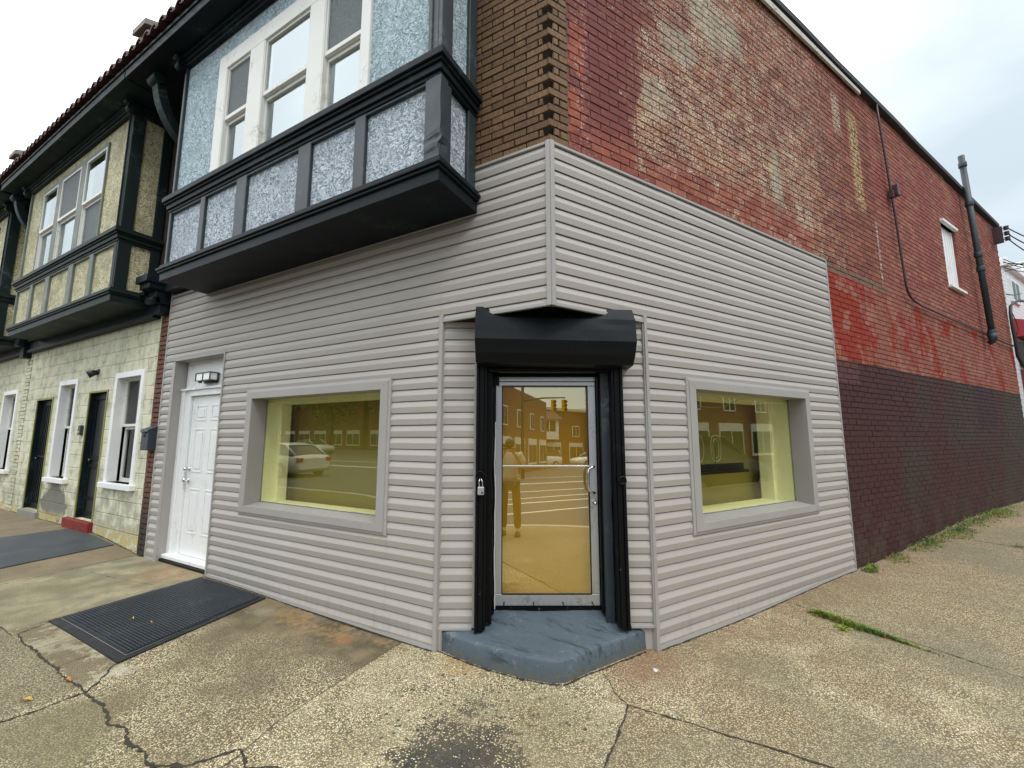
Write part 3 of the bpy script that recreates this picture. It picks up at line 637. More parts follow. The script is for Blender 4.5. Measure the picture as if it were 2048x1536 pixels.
# masonry and sheathing behind the siding (front, side) with real openings; upper walls
m = MB()
T = .30
def wallbox(x0, x1, z0, z1, y=.045): m.box(x0, x1, y, y+T, z0, min(z1, 3.78))
wallbox(-.99, -.04, 2.56, 3.9); wallbox(-1.55, -.9967, -.1, 3.9); wallbox(-3.62, -1.55, -.1, .84); wallbox(-3.62, -1.55, 2.04, 3.9)
wallbox(-4.19, -3.62, -.1, 3.9); wallbox(-5.42, -4.19, 2.62, 3.9); wallbox(-5.80, -5.42, -.1, 3.9)
m.build('wall', MT['inwall'], CB)
m = MB()
wallbox(.03, .95, 2.56, 3.9); wallbox(.95, 1.47, -.1, 3.9); wallbox(1.47, 3.48, -.1, .84); wallbox(1.47, 3.48, 2.04, 3.9); wallbox(3.48, 4.2, -.1, 3.9)
m.build('wall', MT['inwall'], CB, FR)
m = MB(); m.box(0, .40, .042, .2, -.1, 2.54); m.box(1.40, DW, .042, .2, -.1, 2.54); m.box(.40, 1.40, .042, .2, 2.13, 2.54)
m.build('wall', MT['black'], CB, FD)
# black ceiling over the angled entrance
m = MB(); m.prismz([(-.96, .022), (-.018, .022), (.462, .80), (.6, 1.1), (-.96, .5)], 2.542, 2.575)
m.build('entrance_ceiling', MT['black'], CB)
# display windows: folded-metal casing, deep reveal, tinted pane, plaster box behind
def display_window(F, W, depth, inner, label, wmat):
    x0, x1, z0, z1 = W; c = .115; yf = FRONT-.032
    m = MB(); h = .5
    X0, X1, Z0, Z1 = x0+c, x1-c, z0+c-.02, z1-c+.015
    def ring(ox0, ox1, oz0, oz1, ix0, ix1, iz0, iz1, ya, yb, yc):
        O = [(ox0, oz0), (ox1, oz0), (ox1, oz1), (ox0, oz1)]; I = [(ix0, iz0), (ix1, iz0), (ix1, iz1), (ix0, iz1)]
        for i in range(4):
            j = (i+1) % 4
            a, b = O[i], O[j]; p, q = I[i], I[j]; g_ = .0012   # hairline mitre gap
            m.hexa([(a[0], ya, a[1]), (b[0], ya, b[1]), (q[0], ya, q[1]), (p[0], ya, p[1])], [(a[0], yb, a[1]), (b[0], yb, b[1]), (q[0], yc, q[1]), (p[0], yc, p[1])])
    ring(x0, x1, z0, z1, x0+.028, x1-.028, z0+.028, z1-.028, FRONT+.01, yf+.006, yf)
    o = None
    ring(x0+.028, x1-.028, z0+.028, z1-.028, X0, X1, Z0, Z1, FRONT+.01, yf-.006, yf-.006)
    root = m.build('display_window', MT['trim'], CB, F, bevel=.002); root['label'] = label
    # reveal
    m = MB(); t_ = .01
    m.box(X0-t_, X0, FRONT+.01, depth, Z0, Z1); m.box(X1, X1+t_, FRONT+.01, depth, Z0, Z1); m.box(X0-t_, X1+t_, FRONT+.01, depth, Z1, Z1+t_)
    m.hexa([(X0-t_, FRONT+.008, Z0-t_), (X1+t_, FRONT+.008, Z0-t_), (X1+t_, depth, Z0-t_), (X0-t_, depth, Z0-t_)], [(X0-t_, FRONT+.008, Z0), (X1+t_, FRONT+.008, Z0), (X1+t_, depth, Z0+.02), (X0-t_, depth, Z0+.02)])
    m.build('window_frame', wmat, root, F, bevel=.001)
    m = MB(); m.box(X0, X1, depth-.006, depth, Z0, Z1); m.f = m.f[2:3]; m.sm = m.sm[2:3]; m.build('glass', MT['yglass'], root, F, recalc=False)
    # caulk bead
    m = MB(); pts = []
    for k in range(60): xx = X0+(X1-X0)*k/59; pts.append((xx, depth-.008, Z0+.024+.004*noise.noise(Vector((xx*9, 0, 0)))))
    m.tube(pts, .005, 5); m.tube([(X0+.004 if F is FL else X1-.004, depth-.008, Z0+.02+(Z1-Z0-.02)*k/30) for k in range(31)], .004, 5)
    m.build('caulk', MT['cement'], root, F)
    m = MB(); d2 = depth+.006; e = .03; d3 = depth+inner
    m.box(X0-.10, X0+e*0, d2, d3, Z0-.05, Z1+.05); m.box(X1, X1+.10, d2, d3, Z0-.05, Z1+.05)
    m.box(X0, X1, d2, d3, Z0-.06, Z0+.005); m.box(X0, X1, d2, d3, Z1-.04, Z1+.06)
    m.box(X0-.1, X0+.05, d2+inner*.55, d3, Z0, Z1-.041); m.box(X1-.05, X1+.1, d2+inner*.55, d3, Z0, Z1-.041)
    m.build('plaster_reveal', MT['reveal'], root, F)
    m = MB(); m.box(X0-.1, X1+.1, d3+.12, d3+.13, Z0-.05, Z1+.05); m.build('added_veil_board', MT['olive'], root, F)  # unseen board added behind the pane for an even olive veil
    return root
display_window(FL, WL, .16, .26, 'shop window left of the entrance, pale plaster showing at its left edge', MT['trim'])
RW = display_window(FR, WR, .17, .34, 'shop window right of the entrance, pale plaster showing at its right edge', MT['trim'])
# rooms behind: floor, ceiling, partitions (so the panes look into a closed dim interior)
m = MB(); m.prismz([(-5.8, .31), (-.95, .31), (.36, 1.02), (2.0, 3.6), (-1, 6.5), (-5.8, 6.5)], 2.9, 3.0); m.prismz([(-5.8, .31), (-.95, .31), (.36, 1.02), (2.0, 3.6), (-1, 6.5), (-5.8, 6.5)], .02, .12)
m.box(-5.8, -5.7, .3, 6.5, .12, 2.9); m.box(-5.8, -1, 6.4, 6.5, .12, 2.9)
m.build('interior', MT['inwall'], CB)
m = MB(); m.box(.9, 5, 2.2, 2.3, .1, 2.9); m.box(4.3, 4.4, .3, 2.2, .1, 2.9); m.build('partition', MT['inwall'], CB, FR)
m = MB(); m.box(-3.9, -1.3, 2.6, 2.7, .12, 2.9); m.box(-4.1, -4.0, .3, 2.7, .12, 2.9); m.build('partition', MT['inwall'], CB)

# white side door with panel relief
def door_relief(m, x0, x1, z0, z1, y, cols, rowsz, t=.04):
    m.box(x0, x1, y, y+t, z0, z1)
    for (a, b) in cols:
        for (c, d) in rowsz:
            for (p, q, r_, s_) in ((a, b, c, c+.018), (a, b, d-.018, d), (a, a+.018, c+.018, d-.018), (b-.018, b, c+.018, d-.018)): m.box(p, q, y-.006, y, r_, s_)
            m.box(a+.045, b-.045, y-.007, y, c+.045, d-.045)
wd = MB(); door_relief(wd, -5.17, -4.35, .135, 2.12, .155, [(-5.05, -4.82), (-4.70, -4.47)], [(1.80, 2.00), (1.15, 1.70), (.40, .95)])
WD = wd.build('door', MT['door'], CB, FL, bevel=.004); WD['label'] = 'white panelled side door'
m = MB(); m.box(-5.395, -5.30, .10, .2, .12, 2.20); m.box(-5.30, -5.175, .125, .2, .12, 2.20); m.box(-4.345, -4.2, .11, .2, .12, 2.20); m.box(-5.175, -4.345, .11, .2, 2.125, 2.20)
m.box(-5.40, -4.2, .085, .2, 2.20, 2.225); m.box(-5.36, -4.2, .14, .2, 2.225, 2.60)
m.build('door_casing', MT['whitep'], WD, bevel=.004)
m = MB(); m.box(-5.39, -4.2, .05, .2, .085, .13); m.build('threshold', MT['whitep'], WD, bevel=.006)
m = MB(); m.box(-5.39, -4.2, .03, .2, -.05, .082); m.build('door_base', MT['black'], CB, bevel=.01)
def knob(m, x, y, z, r=.028):
    rows = []
    for (d, rr) in ((0, r*1.1), (.006, r*1.1), (.012, r*.5), (.03, r*.45), (.038, r*.9), (.052, r), (.062, r*.8), (.066, .001)):
        rows.append([(x+rr*math.cos(t*math.pi/8), y-d, z+rr*math.sin(t*math.pi/8)) for t in range(16)])
    m.grid(rows, True, closev=True)
m = MB(); knob(m, -5.11, .155, 1.05); m.tube([(-5.11, .105, 1.05), (-5.06, .10, 1.048), (-5.01, .102, 1.045)], .009, 8); m.build('door_handle', MT['chrome'], WD)
m = MB(); knob(m, -5.11, .155, 1.19, .024); m.build('deadbolt', MT['chrome'], WD)
m = MB(); m.box(-5.44, -5.372, FRONT-.02, .20, .05, 2.585)
m.build('door_surround', MT['trim'], CB, bevel=.002)
m = MB(); m.box(-5.372, -4.212, .0, .20, 2.602, 2.616); m.build('door_soffit', MT['trim'], CB)

# shop door
SD = MB(); fx0, fx1, fz0, fz1 = .457, 1.300, .262, 2.105; yd = .15
gx0, gx1, gz0, gz1 = .513, 1.232, .350, 2.026
for b in ((fx0, gx0, gz0, gz1), (gx1, fx1, gz0, gz1), (fx0, fx1, gz1, 2.062), (fx0, fx1, fz0, gz0)): SD.box(b[0], b[1], yd, yd+.045, b[2], b[3])
sd = SD.build('shop_door', MT['alu'], CB, FD, bevel=.004); sd['label'] = 'aluminium framed shop door with gold tinted glass'
m = MB(); m.box(fx0-.012, fx1+.004, yd+.004, yd+.06, 2.066, 2.105); m.build('door_header', MT['alu'], sd, FD, bevel=.003)
tl = math.radians(.95); m = MB(); hz = (gz1-gz0)/2*math.tan(tl)
m.quad((gx0, yd+.02-hz, gz0), (gx1, yd+.02-hz, gz0), (gx1, yd+.02+hz, gz1), (gx0, yd+.02+hz, gz1)); m.build('glass', MT['doorglass'], sd, FD, recalc=False)
m = MB(); m.box(gx0-.02, gx1+.02, yd+.07, yd+.075, gz0-.02, gz1+.02); m.build('added_veil_panel', MT['goldveil'], sd, FD)  # unseen panel added behind the glass, stands in for interior glow
m = MB(); m.box(gx0-.004, gx0+.003, yd-.002, yd+.01, gz0, gz1); m.box(gx1-.003, gx1+.004, yd-.002, yd+.01, gz0, gz1); m.box(gx0, gx1, yd-.002, yd+.01, gz1-.003, gz1+.004); m.box(gx0, gx1, yd-.002, yd+.01, gz0-.004, gz0+.003)
m.build('gasket', MT['black'], sd, FD)
m = MB(); m.box(gx0, gx1, yd-.028, yd-.012, 1.349, 1.363); m.build('push_bar', MT['chrome'], sd, FD, bevel=.004)
m = MB(); hx = 1.268
m.tube([(hx, yd, 1.355), (hx-.004, yd-.05, 1.355), (hx-.02, yd-.066, 1.353), (hx-.048, yd-.066, 1.335), (hx-.055, yd-.066, 1.30), (hx-.055, yd-.066, 1.20), (hx-.048, yd-.066, 1.165), (hx-.02, yd-.066, 1.148), (hx-.004, yd-.05, 1.146), (hx, yd, 1.146)], .0105, 12)
m.build('door_handle', MT['chrome'], sd, FD)
m = MB(); knob(m, 1.268, yd, 1.065, .014); m.build('lock', MT['chrome'], sd, FD)
m = MB()
m.box(.448, .487, yd-.012, yd+.01, 2.03, 2.10); m.build('pivot', MT['black'], sd, FD)
for k in range(4): m = MB(); knob(m, .53+k*.235, yd, .285, .006); m.build('screw', MT['black'], sd, FD)
m = MB(); m.box(fx0-.02, fx1+.02, yd+.012, yd+.12, .2, .262); m.build('threshold', MT['black'], sd, FD)
m = MB(); m.box(fx0-.06, fx1+.08, yd+.03, yd+.2, 2.105, 2.14); m.build('door_head', MT['black'], CB, FD)
# painted jambs between shutter tracks and door frame
def wobbly_box(m, x0, x1, y0_, y1_, z0, z1, amp, n=40):
    rows = []
    for k in range(n+1):
        z = z0+(z1-z0)*k/n; a = amp*noise.noise(Vector((x0*7, z*4, 1)))+amp*.4*noise.noise(Vector((x0*7, z*17, 1)))
        rows.append([(x0+a*.3, y0_, z), (x1+a, y0_, z), (x1+a, y1_, z), (x0+a*.3, y1_, z)])
    m.grid(rows, False, closev=True); m.quad(*rows[0][::-1]); m.quad(*rows[-1])
m = MB(); wobbly_box(m, .375, .438, .02, .16, .18, 2.13, .01); wobbly_box(m, .438, .452, .10, .2, .22, 2.13, .006); wobbly_box(m, 1.305, 1.32, .10, .2, .22, 2.13, .006)
m.build('door_jamb', MT['black'], CB, FD, bevel=.004)
m = MB(); wobbly_box(m, 1.325, 1.395, .05, .19, .17, 2.13, .008); m.build('door_jamb', MT['slate'], CB, FD, bevel=.004)
m = MB(); wobbly_box(m, .4375, .458, .142, .21, .24, 1.72, .005); m.build('caulk', MT['whitep'], CB, FD)
# shutter tracks
m = MB(); m.box(.312, .332, -.07, .03, .15, 2.2); m.box(.332, .372, -.055, .03, .155, 2.2); m.box(.372, .392, -.045, .03, .165, 2.2); m.build('shutter_track', MT['black'], CB, FD, bevel=.004)
m = MB(); m.box(1.392, 1.412, -.045, .03, .175, 2.2); m.box(1.412, 1.455, -.055, .03, .165, 2.2); m.box(1.455, 1.478, -.07, .03, .165, 2.2); m.build('shutter_track', MT['black'], CB, FD, bevel=.004)
def ring(m, c, r, rr, ax):
    pts = []
    for k in range(25):
        a = k*2*math.pi/24; pts.append((c[0]+r*math.cos(a)*ax[0], c[1]+r*math.cos(a)*ax[1], c[2]+r*math.sin(a)))
    m.tube(pts, rr, 7, caps=False)
m = MB(); ring(m, (.345, -.078, 1.30), .03, .006, (1, .1)); m.box(.335, .355, -.075, -.05, 1.285, 1.345); m.build('lock_ring', MT['black'], CB, FD)
m = MB(); ring(m, (1.445, -.078, 1.262), .028, .009, (1, .1)); m.tube([(1.445, -.05, 1.262), (1.445, -.076, 1.262)], .022, 14); m.build('lock_ring', MT['black'], CB, FD)
# rolling shutter hood: folded sheet, slightly dented
m = MB(); prof = [(-.05, 2.602), (-.195, 2.598), (-.268, 2.497), (-.292, 2.322), (-.24, 2.225), (-.175, 2.160), (.02, 2.150)]
rows = []
nx = 44
for i in range(nx+1):
    x = .312+(1.535-.312)*i/nx; row = []
    for k, (y, z) in enumerate(prof):
        if k < len(prof)-1:
            y2, z2 = prof[k+1]
            for q in range(4):
                t = q/4; yy = y+(y2-y)*t; zz = z+(z2-z)*t
                dn = .007*noise.noise(Vector((x*3.2, zz*6, 3)))*(math.sin(math.pi*t))
                crk = .0015*noise.noise(Vector((x*2.5, k, 9)))
                row.append((x, yy+dn+crk, zz+crk*.6-.022*(x-.94)))
        else: row.append((x, y, z))
    rows.append(row)
m.grid(rows, False)
for xx in (.3125, 1.5345): m.quad(*[(xx, y, z-.022*(xx-.94)) for y, z in prof])
m.hexa([(.315,-.05,2.3),(1.53,-.05,2.3),(1.53,.02,2.3),(.315,.02,2.3)], [(.315,-.049,2.60),(1.53,-.049,2.57),(1.53,.02,2.58),(.315,.02,2.61)]); hood = m.build('shutter_hood', MT['hood'], CB, FD)
m = MB(); m.box(.40, 1.46, -.02, .03, 2.12, 2.155); m.build('shutter_slat', MT['black'], CB, FD, bevel=.006)
# painted concrete step
out = [(-.965, .035), (-.80, .005), (-.60, -.012), (-.42, -.012), (-.25, -.004), (-.13, .018), (-.045, .035), (.02, .075), (.07, .155), (.13, .28), (.22, .44), (.31, .60), (.40, .755), (.43, .80)]
back = [(.30, .95), (-1.02, .22)]
ctr = Vector((-.45, .45))
def ringpts(sh, z):
    r_ = []
    for (x, y) in out:
        p = Vector((x, y)); d = (ctr-p).normalized(); q = p+d*sh; r_.append((q.x+.004*noise.noise(Vector((x*9, y*9, z*9))), q.y+.004*noise.noise(Vector((x*7, y*9, 3+z*9))), z+.004*noise.noise(Vector((x*5, y*5, 2)))))
    return r_
def topz(x, y):
    d = (Vector((x, y, 0))-A); n_ = Vector((math.sin(DA), -math.cos(DA), 0)); t = d.dot(n_)   # + outward
    return .141+.084*ss(-t, -.01, .16)
rows = [ringpts(0, -.03), ringpts(.004, .05), ringpts(.008, .120), ringpts(.013, .130), ringpts(.026, .138), ringpts(.055, .141)]
for s_ in (.15, .3, .5, .8, 1.0):
    base_ = ringpts(.055, 0); row = []
    for (x, y, z) in base_:
        d = Vector((x, y, 0))-A; n_ = Vector((math.sin(DA), -math.cos(DA), 0)); t = d.dot(n_)
        q = Vector((x, y, 0))-n_*(t+.24)*s_; row.append((q.x, q.y, topz(q.x, q.y)+.003*noise.noise(q*6)))
    rows.append(row)
m = MB(); m.grid(rows, True); m.build('door_step', MT['step'], CB)

# ---- bricks as real geometry
def bricks(m, x0, x1, z0, z1, L, H, mort, depth, jit=.0015, holes=(), skip=None, zt=None):
    k0 = int(math.floor(z0/H)); k1 = int(math.ceil(z1/H))
    for k in range(k0, k1):
        za, zb = k*H+mort, (k+1)*H
        if za < z0-.001 or zb > z1+.03: continue
        sh = (k % 2)*.5
        i0 = int(math.floor(x0/L+sh))-1; i1 = int(math.ceil(x1/L+sh))+1
        for i in range(i0, i1):
            a = (i-sh)*L+mort; b = (i+1-sh)*L
            a = max(a, x0); b = min(b, x1)
            if b-a < .02: continue
            if zt and zb > zt((a+b)/2): continue
            segs = [(a, b)]
            for (h0, h1, hz0, hz1) in holes:
                if zb > hz0 and za < hz1:
                    ns_ = []
                    for (p, q) in segs:
                        if q <= h0 or p >= h1: ns_.append((p, q)); continue
                        if p < h0: ns_.append((p, h0))
                        if q > h1: ns_.append((h1, q))
                    segs = ns_
            for (p, q) in segs:
                if skip and skip(k, p, q): continue
                if q-p < .02: continue
                d = depth+random.uniform(-jit, jit); e1 = random.uniform(-.0012, .0012); e2 = random.uniform(-.0012, .0012); w_ = random.uniform(-.0025, .0025)*(mort/.01)
                bb = len(m.v); c = .002
                m.v += [(p,0,za+w_),(q,0,za+w_),(q,0,zb+w_),(p,0,zb+w_),(p+c,-d+e1,za+w_+c),(q-c,-d+e2,za+w_+c),(q-c,-d+e2,zb+w_-c),(p+c,-d+e1,zb+w_-c)]
                for f in ((4,5,6,7),(0,1,5,4),(1,2,6,5),(2,3,7,6),(3,0,4,7)): m.f.append(tuple(bb+t for t in f)); m.sm.append(False)
# side wall
ZT = lambda s: 7.21-.040*s
SX1 = 13.36
SW = (9.20, 10.02, 4.43, 5.70)
m = MB(); bricks(m, .20, SX1, 0.0, 7.3, .215, .0725, .010, .008, .0018, holes=[SW, (.0, S_, -1, 3.74)], zt=ZT)
o = m.build('brick_wall', MT['sidebrick'], CB, FRB, recalc=False); o['label'] = 'side wall of red brick with peeling paint over a brown painted base'
m = MB()
def wl(x0, x1, z0, z1): m.hexa([(x0,0,z0),(x1,0,z0),(x1,.25,z0),(x0,.25,z0)], [(x0,0,min(z1,ZT(x0))),(x1,0,min(z1,ZT(x1))),(x1,.25,min(z1,ZT(x1))),(x0,.25,min(z1,ZT(x0)))])
wl(.19, SW[0], 3.7, 9); wl(S_-.02, SW[0], -.1, 3.7); wl(SW[0], SW[1], -.1, SW[2]); wl(SW[0], SW[1], SW[3], 9); wl(SW[1], SX1, -.1, 9)
m.build('wall_backing', MT['sidemortar'], CB, FRB)
m = MB()
for zz in range(58, 80):
    z_ = zz*.0725
    if SW[2] < z_+.036 < SW[3]: m.box(SW[1]-.001, SW[1]+.05, .002, .10, z_+.010, z_+.0725)
m.build('reveal_brick', MT['sidebrick'], CB, FRB)
m = MB()
for k in range(13):       # roof edge in slightly sagging lengths
    a = -.02+k*1.03; b = a+1.03
    za = ZT(a)+.012*math.sin(k*2.1); zb = ZT(b)+.012*math.sin((k+1)*2.1)
    m.hexa([(a,-.05,za-.02),(b,-.05,zb-.02),(b,.3,zb-.02),(a,.3,za-.02)], [(a,-.055,za+.05),(b,-.055,zb+.05),(b,.3,zb+.05),(a,.3,za+.05)])
m.build('roof_edge', MT['roofing'], CB, FR)
m = MB(); m.hexa([(1.5,-.03,ZT(1.5)-.15),(5.9,-.03,ZT(5.9)-.11),(5.9,.0,ZT(5.9)-.11),(1.5,.0,ZT(1.5)-.15)], [(1.5,-.03,ZT(1.5)-.03),(5.9,-.03,ZT(5.9)-.05),(5.9,.0,ZT(5.9)-.05),(1.5,.0,ZT(1.5)-.03)])
m.build('flashing', MT['coping'], CB, FR, bevel=.004)
# side window
m = MB(); x0_, x1_, z0_, z1_ = SW
m.box(x0_, x1_, .085, .12, z0_, z1_); m.box(x0_, x0_+.07, .05, .085, z0_, z1_); m.box(x1_-.06, x1_, .07, .085, z0_, z1_)
for k in range(5): m.box(x0_+.1+k*.14, x0_+.12+k*.14, .075, .085, z0_+.04, z1_-.04)
sw = m.build('window', MT['whitep'], CB, FR, bevel=.004); sw['label'] = 'narrow white boarded window high in the side wall'
m = MB(); m.box(x0_-.03, x1_+.03, -.03, .10, z0_-.045, z0_); m.build('sill', MT['whitep'], sw, FR, bevel=.004)
m = MB(); m.box(x0_-.02, x1_+.02, -.022, .12, z1_, z1_+.05); m.build('lintel', MT['whitep'], sw, FR, bevel=.004)
# tapestry brick of the front pier and the toothed corner
def tooth_skip_l(k, p, q): return False
m = MB(); H = .066
def course_l(x0, x1, z0, z1):
    for k in range(int(z0/H), int(z1/H)+1):
        pass
bricks(m, -.70, -.0, 3.70, 6.9, .215, H, .011, .016, .0012, holes=[(-.068, .2, k*H+.02, (k+1)*H-.02) for k in range(57, 105) if k % 2])
m.build('tapestry_brick', MT['tapestry'], CB, FLB, recalc=False)
m = MB(); bricks(m, -6.2, -4.66, 3.234, 6.6, .215, H, .011, .016, .0012); m.build('tapestry_brick', MT['tapestry'], CB, FLB, recalc=False)
m = MB(); bricks(m, -5.90, -5.675, .0, 3.234, .215, H, .011, .016, .0012); m.build('tapestry_brick', MT['redstrip'], CB, Matrix.Translation((0, .016, 0)), recalc=False)
m = MB(); bricks(m, .0, .195, 3.70, 6.9, .215, H, .011, .016, .0012, holes=[(-.2, .062, k*H+.02, (k+1)*H-.02) for k in range(57, 105) if k % 2])
m.build('tapestry_brick', MT['tapestry'], CB, FRB, recalc=False)
m = MB(); m.prismz([(-.70, .046), (-.10, .046), (-.075, .10), (-.01, .13), (.01, .10), (.195*math.cos(AL)-.04, .195*math.sin(AL)+.025), (-.06, .35), (-.70, .3)], 3.6, 7.0)
m.box(-6.2, -4.66, .045, .25, 3.2, 6.7); m.box(-5.90, -5.66, .016, .25, 0, 3.2); m.box(-4.66, -.70, .05, .25, 3.5, 6.7)
m.build('mortar_bed', MT['tap_mortar'], CB)
# ---- bay windows (shared by the corner building and the row houses)
def moulding(m, x0, x1, d, z0, steps, ret=True):
    for (za, zb, e) in steps:
        m.box(x0-e, x1+e, -d-e, .0, z0+za, z0+zb)
def bay(parent, x0, x1, d, lows, win, mull, C, detail=True, screens=(), label=None):
    z0, z1, z2, z3 = 3.60, 4.275, 4.435, 6.20
    m = MB(); m.box(x0+.02, x1-.02, -d+.02, 0, z0-.02, z1+.02); B_ = m.build('bay_window', C['low'], parent)
    if label: B_['label'] = label
    wx0, wx1, wz0, wz1 = win
    m = MB(); m.box(x0+.02, wx0+.01, -d+.02, -d+.12, z2-.02, z3); m.box(wx1-.01, x1-.02, -d+.02, -d+.12, z2-.02, z3); m.box(wx0+.01, wx1-.01, -d+.02, -d+.12, wz1-.01, z3)
    m.box(x0+.02, x0+.12, -d+.12, 0, z2-.02, z3); m.box(x1-.12, x1-.02, -d+.12, 0, z2-.02, z3)
    m.build('stucco', C['up'], B_)
    m = MB(); m.box(x0+.12, x1-.12, -d+.3, -d+.32, z2, z3); m.build('room_back', MT['curtain'] if C.get('curt') else MT['darkin'], B_)
    m = MB()
    for (a, b) in lows: m.box(a, b, -d-.012, -d+.05, z0-.01, z1+.01)
    m.box(x0+.05, x1-.05, -d-.010, -d+.05, z1-.035, z1+.02)
    # upper corner posts
    m.box(x0-.005, x0+.035, -d-.012, -d+.05, z2, z3)
    m.build('post', C['postf'], B_, bevel=.006)
    for sx, o_ in ((x1, 1), (x0, -1)):
        m = MB()
        a, b = (sx-.10, sx+.012) if o_ > 0 else (sx-.012, sx+.10)
        for (za, zb) in ((z0, z1), (z2, z3)):
            m.box(sx-.02 if o_ > 0 else sx-.014, sx+.014 if o_ > 0 else sx+.02, -d-.01, -d+.13, za, zb)
            m.box(sx-.02 if o_ > 0 else sx-.014, sx+.014 if o_ > 0 else sx+.02, -.11, .0, za, zb)
        if o_ > 0:
            m.box(x1-.115, x1-.02, -d-.013, -d+.05, z2, z3); m.box(x1-.115, x1-.02, -d-.0135, -d+.05, z0, z1)
            m.box(x1-.09, x1-.07, -d-.03, -d, z2, z3)
        m.build('corner_post', C['post'], B_, bevel=.006)
    m = MB(); moulding(m, x0, x1, d, 0, [(z1-.012, z1+.02, .022), (z1+.02, z1+.075, .040), (z1+.075, z1+.10, .058), (z1+.10, z1+.155, .078), (z1+.155, z1+.172, .07)])
    m.build('middle_cornice', C['trim'], B_, bevel=.006)
    m = MB(); moulding(m, x0, x1, d, 0, [(z0-.045, z0-.005, .045), (z0-.075, z0-.045, .07), (z0-.10, z0-.075, .055), (z0-.195, z0-.10, .035)])
    m.build('lower_cornice', C['trim'], B_, bevel=.006)
    m = MB(); m.box(x0+.02, x1-.02, -d+.02, .02, z0-.175, z0-.16); m.build('bay_soffit', C['soffit'], B_)
    m = MB(); moulding(m, x0, x1, d, 0, [(z3-.01, z3+.03, .03), (z3+.03, z3+.075, .05), (z3+.075, z3+.11, .075)])
    m.build('upper_cornice', C['trim'], B_, bevel=.006)
    # scroll ends under the eave
    for sx in (x0-.02, x1+.02):
        m = MB(); m.tube([(sx-.045, -d-.06, z3-.01), (sx+.045, -d-.06, z3-.01)], .05, 14); m.tube([(sx-.045, -d-.10, z3+.08), (sx+.045, -d-.10, z3+.08)], .035, 12); m.box(sx-.04, sx+.04, -d-.10, -d+.05, z3+.0, z3+.16)
        m.build('scroll', C['trim'], B_, bevel=.003)
    # casing
    yc = -d-.006
    m = MB(); cw = C.get('cw', .17)
    m.box(wx0, wx0+cw, yc, -d+.05, wz0-.03, wz1); m.box(wx1-cw*.65, wx1, yc, -d+.05, wz0-.03, wz1); m.box(wx0+cw, wx1-cw*.65, yc, -d+.05, wz1-cw-.02, wz1)
    for (a, b) in mull: m.box(a, b, yc, -d+.05, wz0-.03, wz1-cw-.02)
    m.box(wx0+.01, wx1-.01, -d+.02, -d+.07, wz0-.03, wz0+.02)
    m.build('window_casing', C['cas'], B_, bevel=.005)
    # sashes
    edges = [wx0+cw]+[v for ab in mull for v in ab]+[wx1-cw*.65]; zr = (wz0+wz1-cw)/2+.0
    for i in range(0, len(edges), 2):
        a, b = edges[i], edges[i+1]; t_ = .027
        n_ = i//2
        m = MB()
        yu = -d+.015-C.get('rec', 0); yl = -d+.05-C.get('rec', 0); top = wz1-cw-.02
        for (p, q, r_, s_) in ((a, a+t_, zr, top), (b-t_, b, zr, top), (a+t_, b-t_, top-t_, top), (a+t_, b-t_, zr, zr+.045)): m.box(p, q, yu, yu+.035, r_, s_)
        for (p, q, r_, s_) in ((a, a+t_, wz0, zr), (b-t_, b, wz0, zr), (a+t_, b-t_, wz0, wz0+.05), (a+t_, b-t_, zr-.04, zr)): m.box(p, q, yl, yl+.035, r_, s_)
        m.box(a-.001, a+.012, -d+.0, -d+.09, wz0, top); m.box(b-.012, b+.001, -d+.0, -d+.09, wz0, top)
        sa = m.build('sash', C['sash'], B_, bevel=.003)
        us_, ls_ = screens[n_] if n_ < len(screens) else ('g', 'g')
        m = MB(); m.quad((a+t_, yu+.018, zr+.045), (b-t_, yu+.018, zr+.045), (b-t_, yu+.018, top-t_), (a+t_, yu+.018, top-t_))
        p_ = m.build('pane', MT['screen'] if us_ == 's' else (MT['skyglass'] if us_ == 'g' else MT['darkglass']), sa, recalc=False)
        m = MB(); m.quad((a+t_, yl+.018, wz0+.05), (b-t_, yl+.018, wz0+.05), (b-t_, yl+.018, zr-.04), (a+t_, yl+.018, zr-.04))
        p_ = m.build('pane', MT['screen'] if ls_ == 's' else (MT['skyglass'] if ls_ == 'g' else MT['darkglass']), sa, recalc=False)
    return B_
CBC = dict(low=MT['bluestucco_low'], up=MT['bluestucco'], post=MT['post'], postf=MT['post'], trim=MT['darktrim'], soffit=MT['darktrim'], cas=MT['whitewood'], sash=MT['whitewood'], curt=True, cw=.165)
# sub-parts of a bay hang under the bay part; panes ride on their sash at the same depth level, so keep them as siblings
def flatten(B_):
    for o in list(bpy.data.objects):
        if o.parent is not None and o.parent.parent is B_: attach(o, B_)
b1 = bay(CB, -4.72, -.68, .47, [(-4.735, -4.69), (-4.022, -3.929), (-3.317, -3.137), (-2.314, -2.135), (-1.565, -1.441)], (-3.91, -1.45, 4.44, 5.945), [(-3.28, -3.03), (-2.285, -2.07)], CBC,
         screens=[('s', 'g'), ('g', 'g'), ('s', 'g')])
flatten(b1)
# bent metal cladding at the bay's lower front corner
m = MB(); rows = []
for k in range(25):
    z = 3.60+.67*k/24; bul = .018*math.exp(-((z-3.70)/.035)**2)-.016*math.exp(-((z-3.76)/.03)**2)+.006*noise.noise(Vector((z*6, 0, 0)))
    rows.append([(-.80+bul*.5, -.488-max(0, bul)*.6, z), (-.70-bul, -.492-bul*.9, z), (-.655-bul*1.2, -.49-bul*.4, z), (-.658, -.40, z)])
m.grid(rows, False); m.build('corner_flashing', MT['post'], b1)
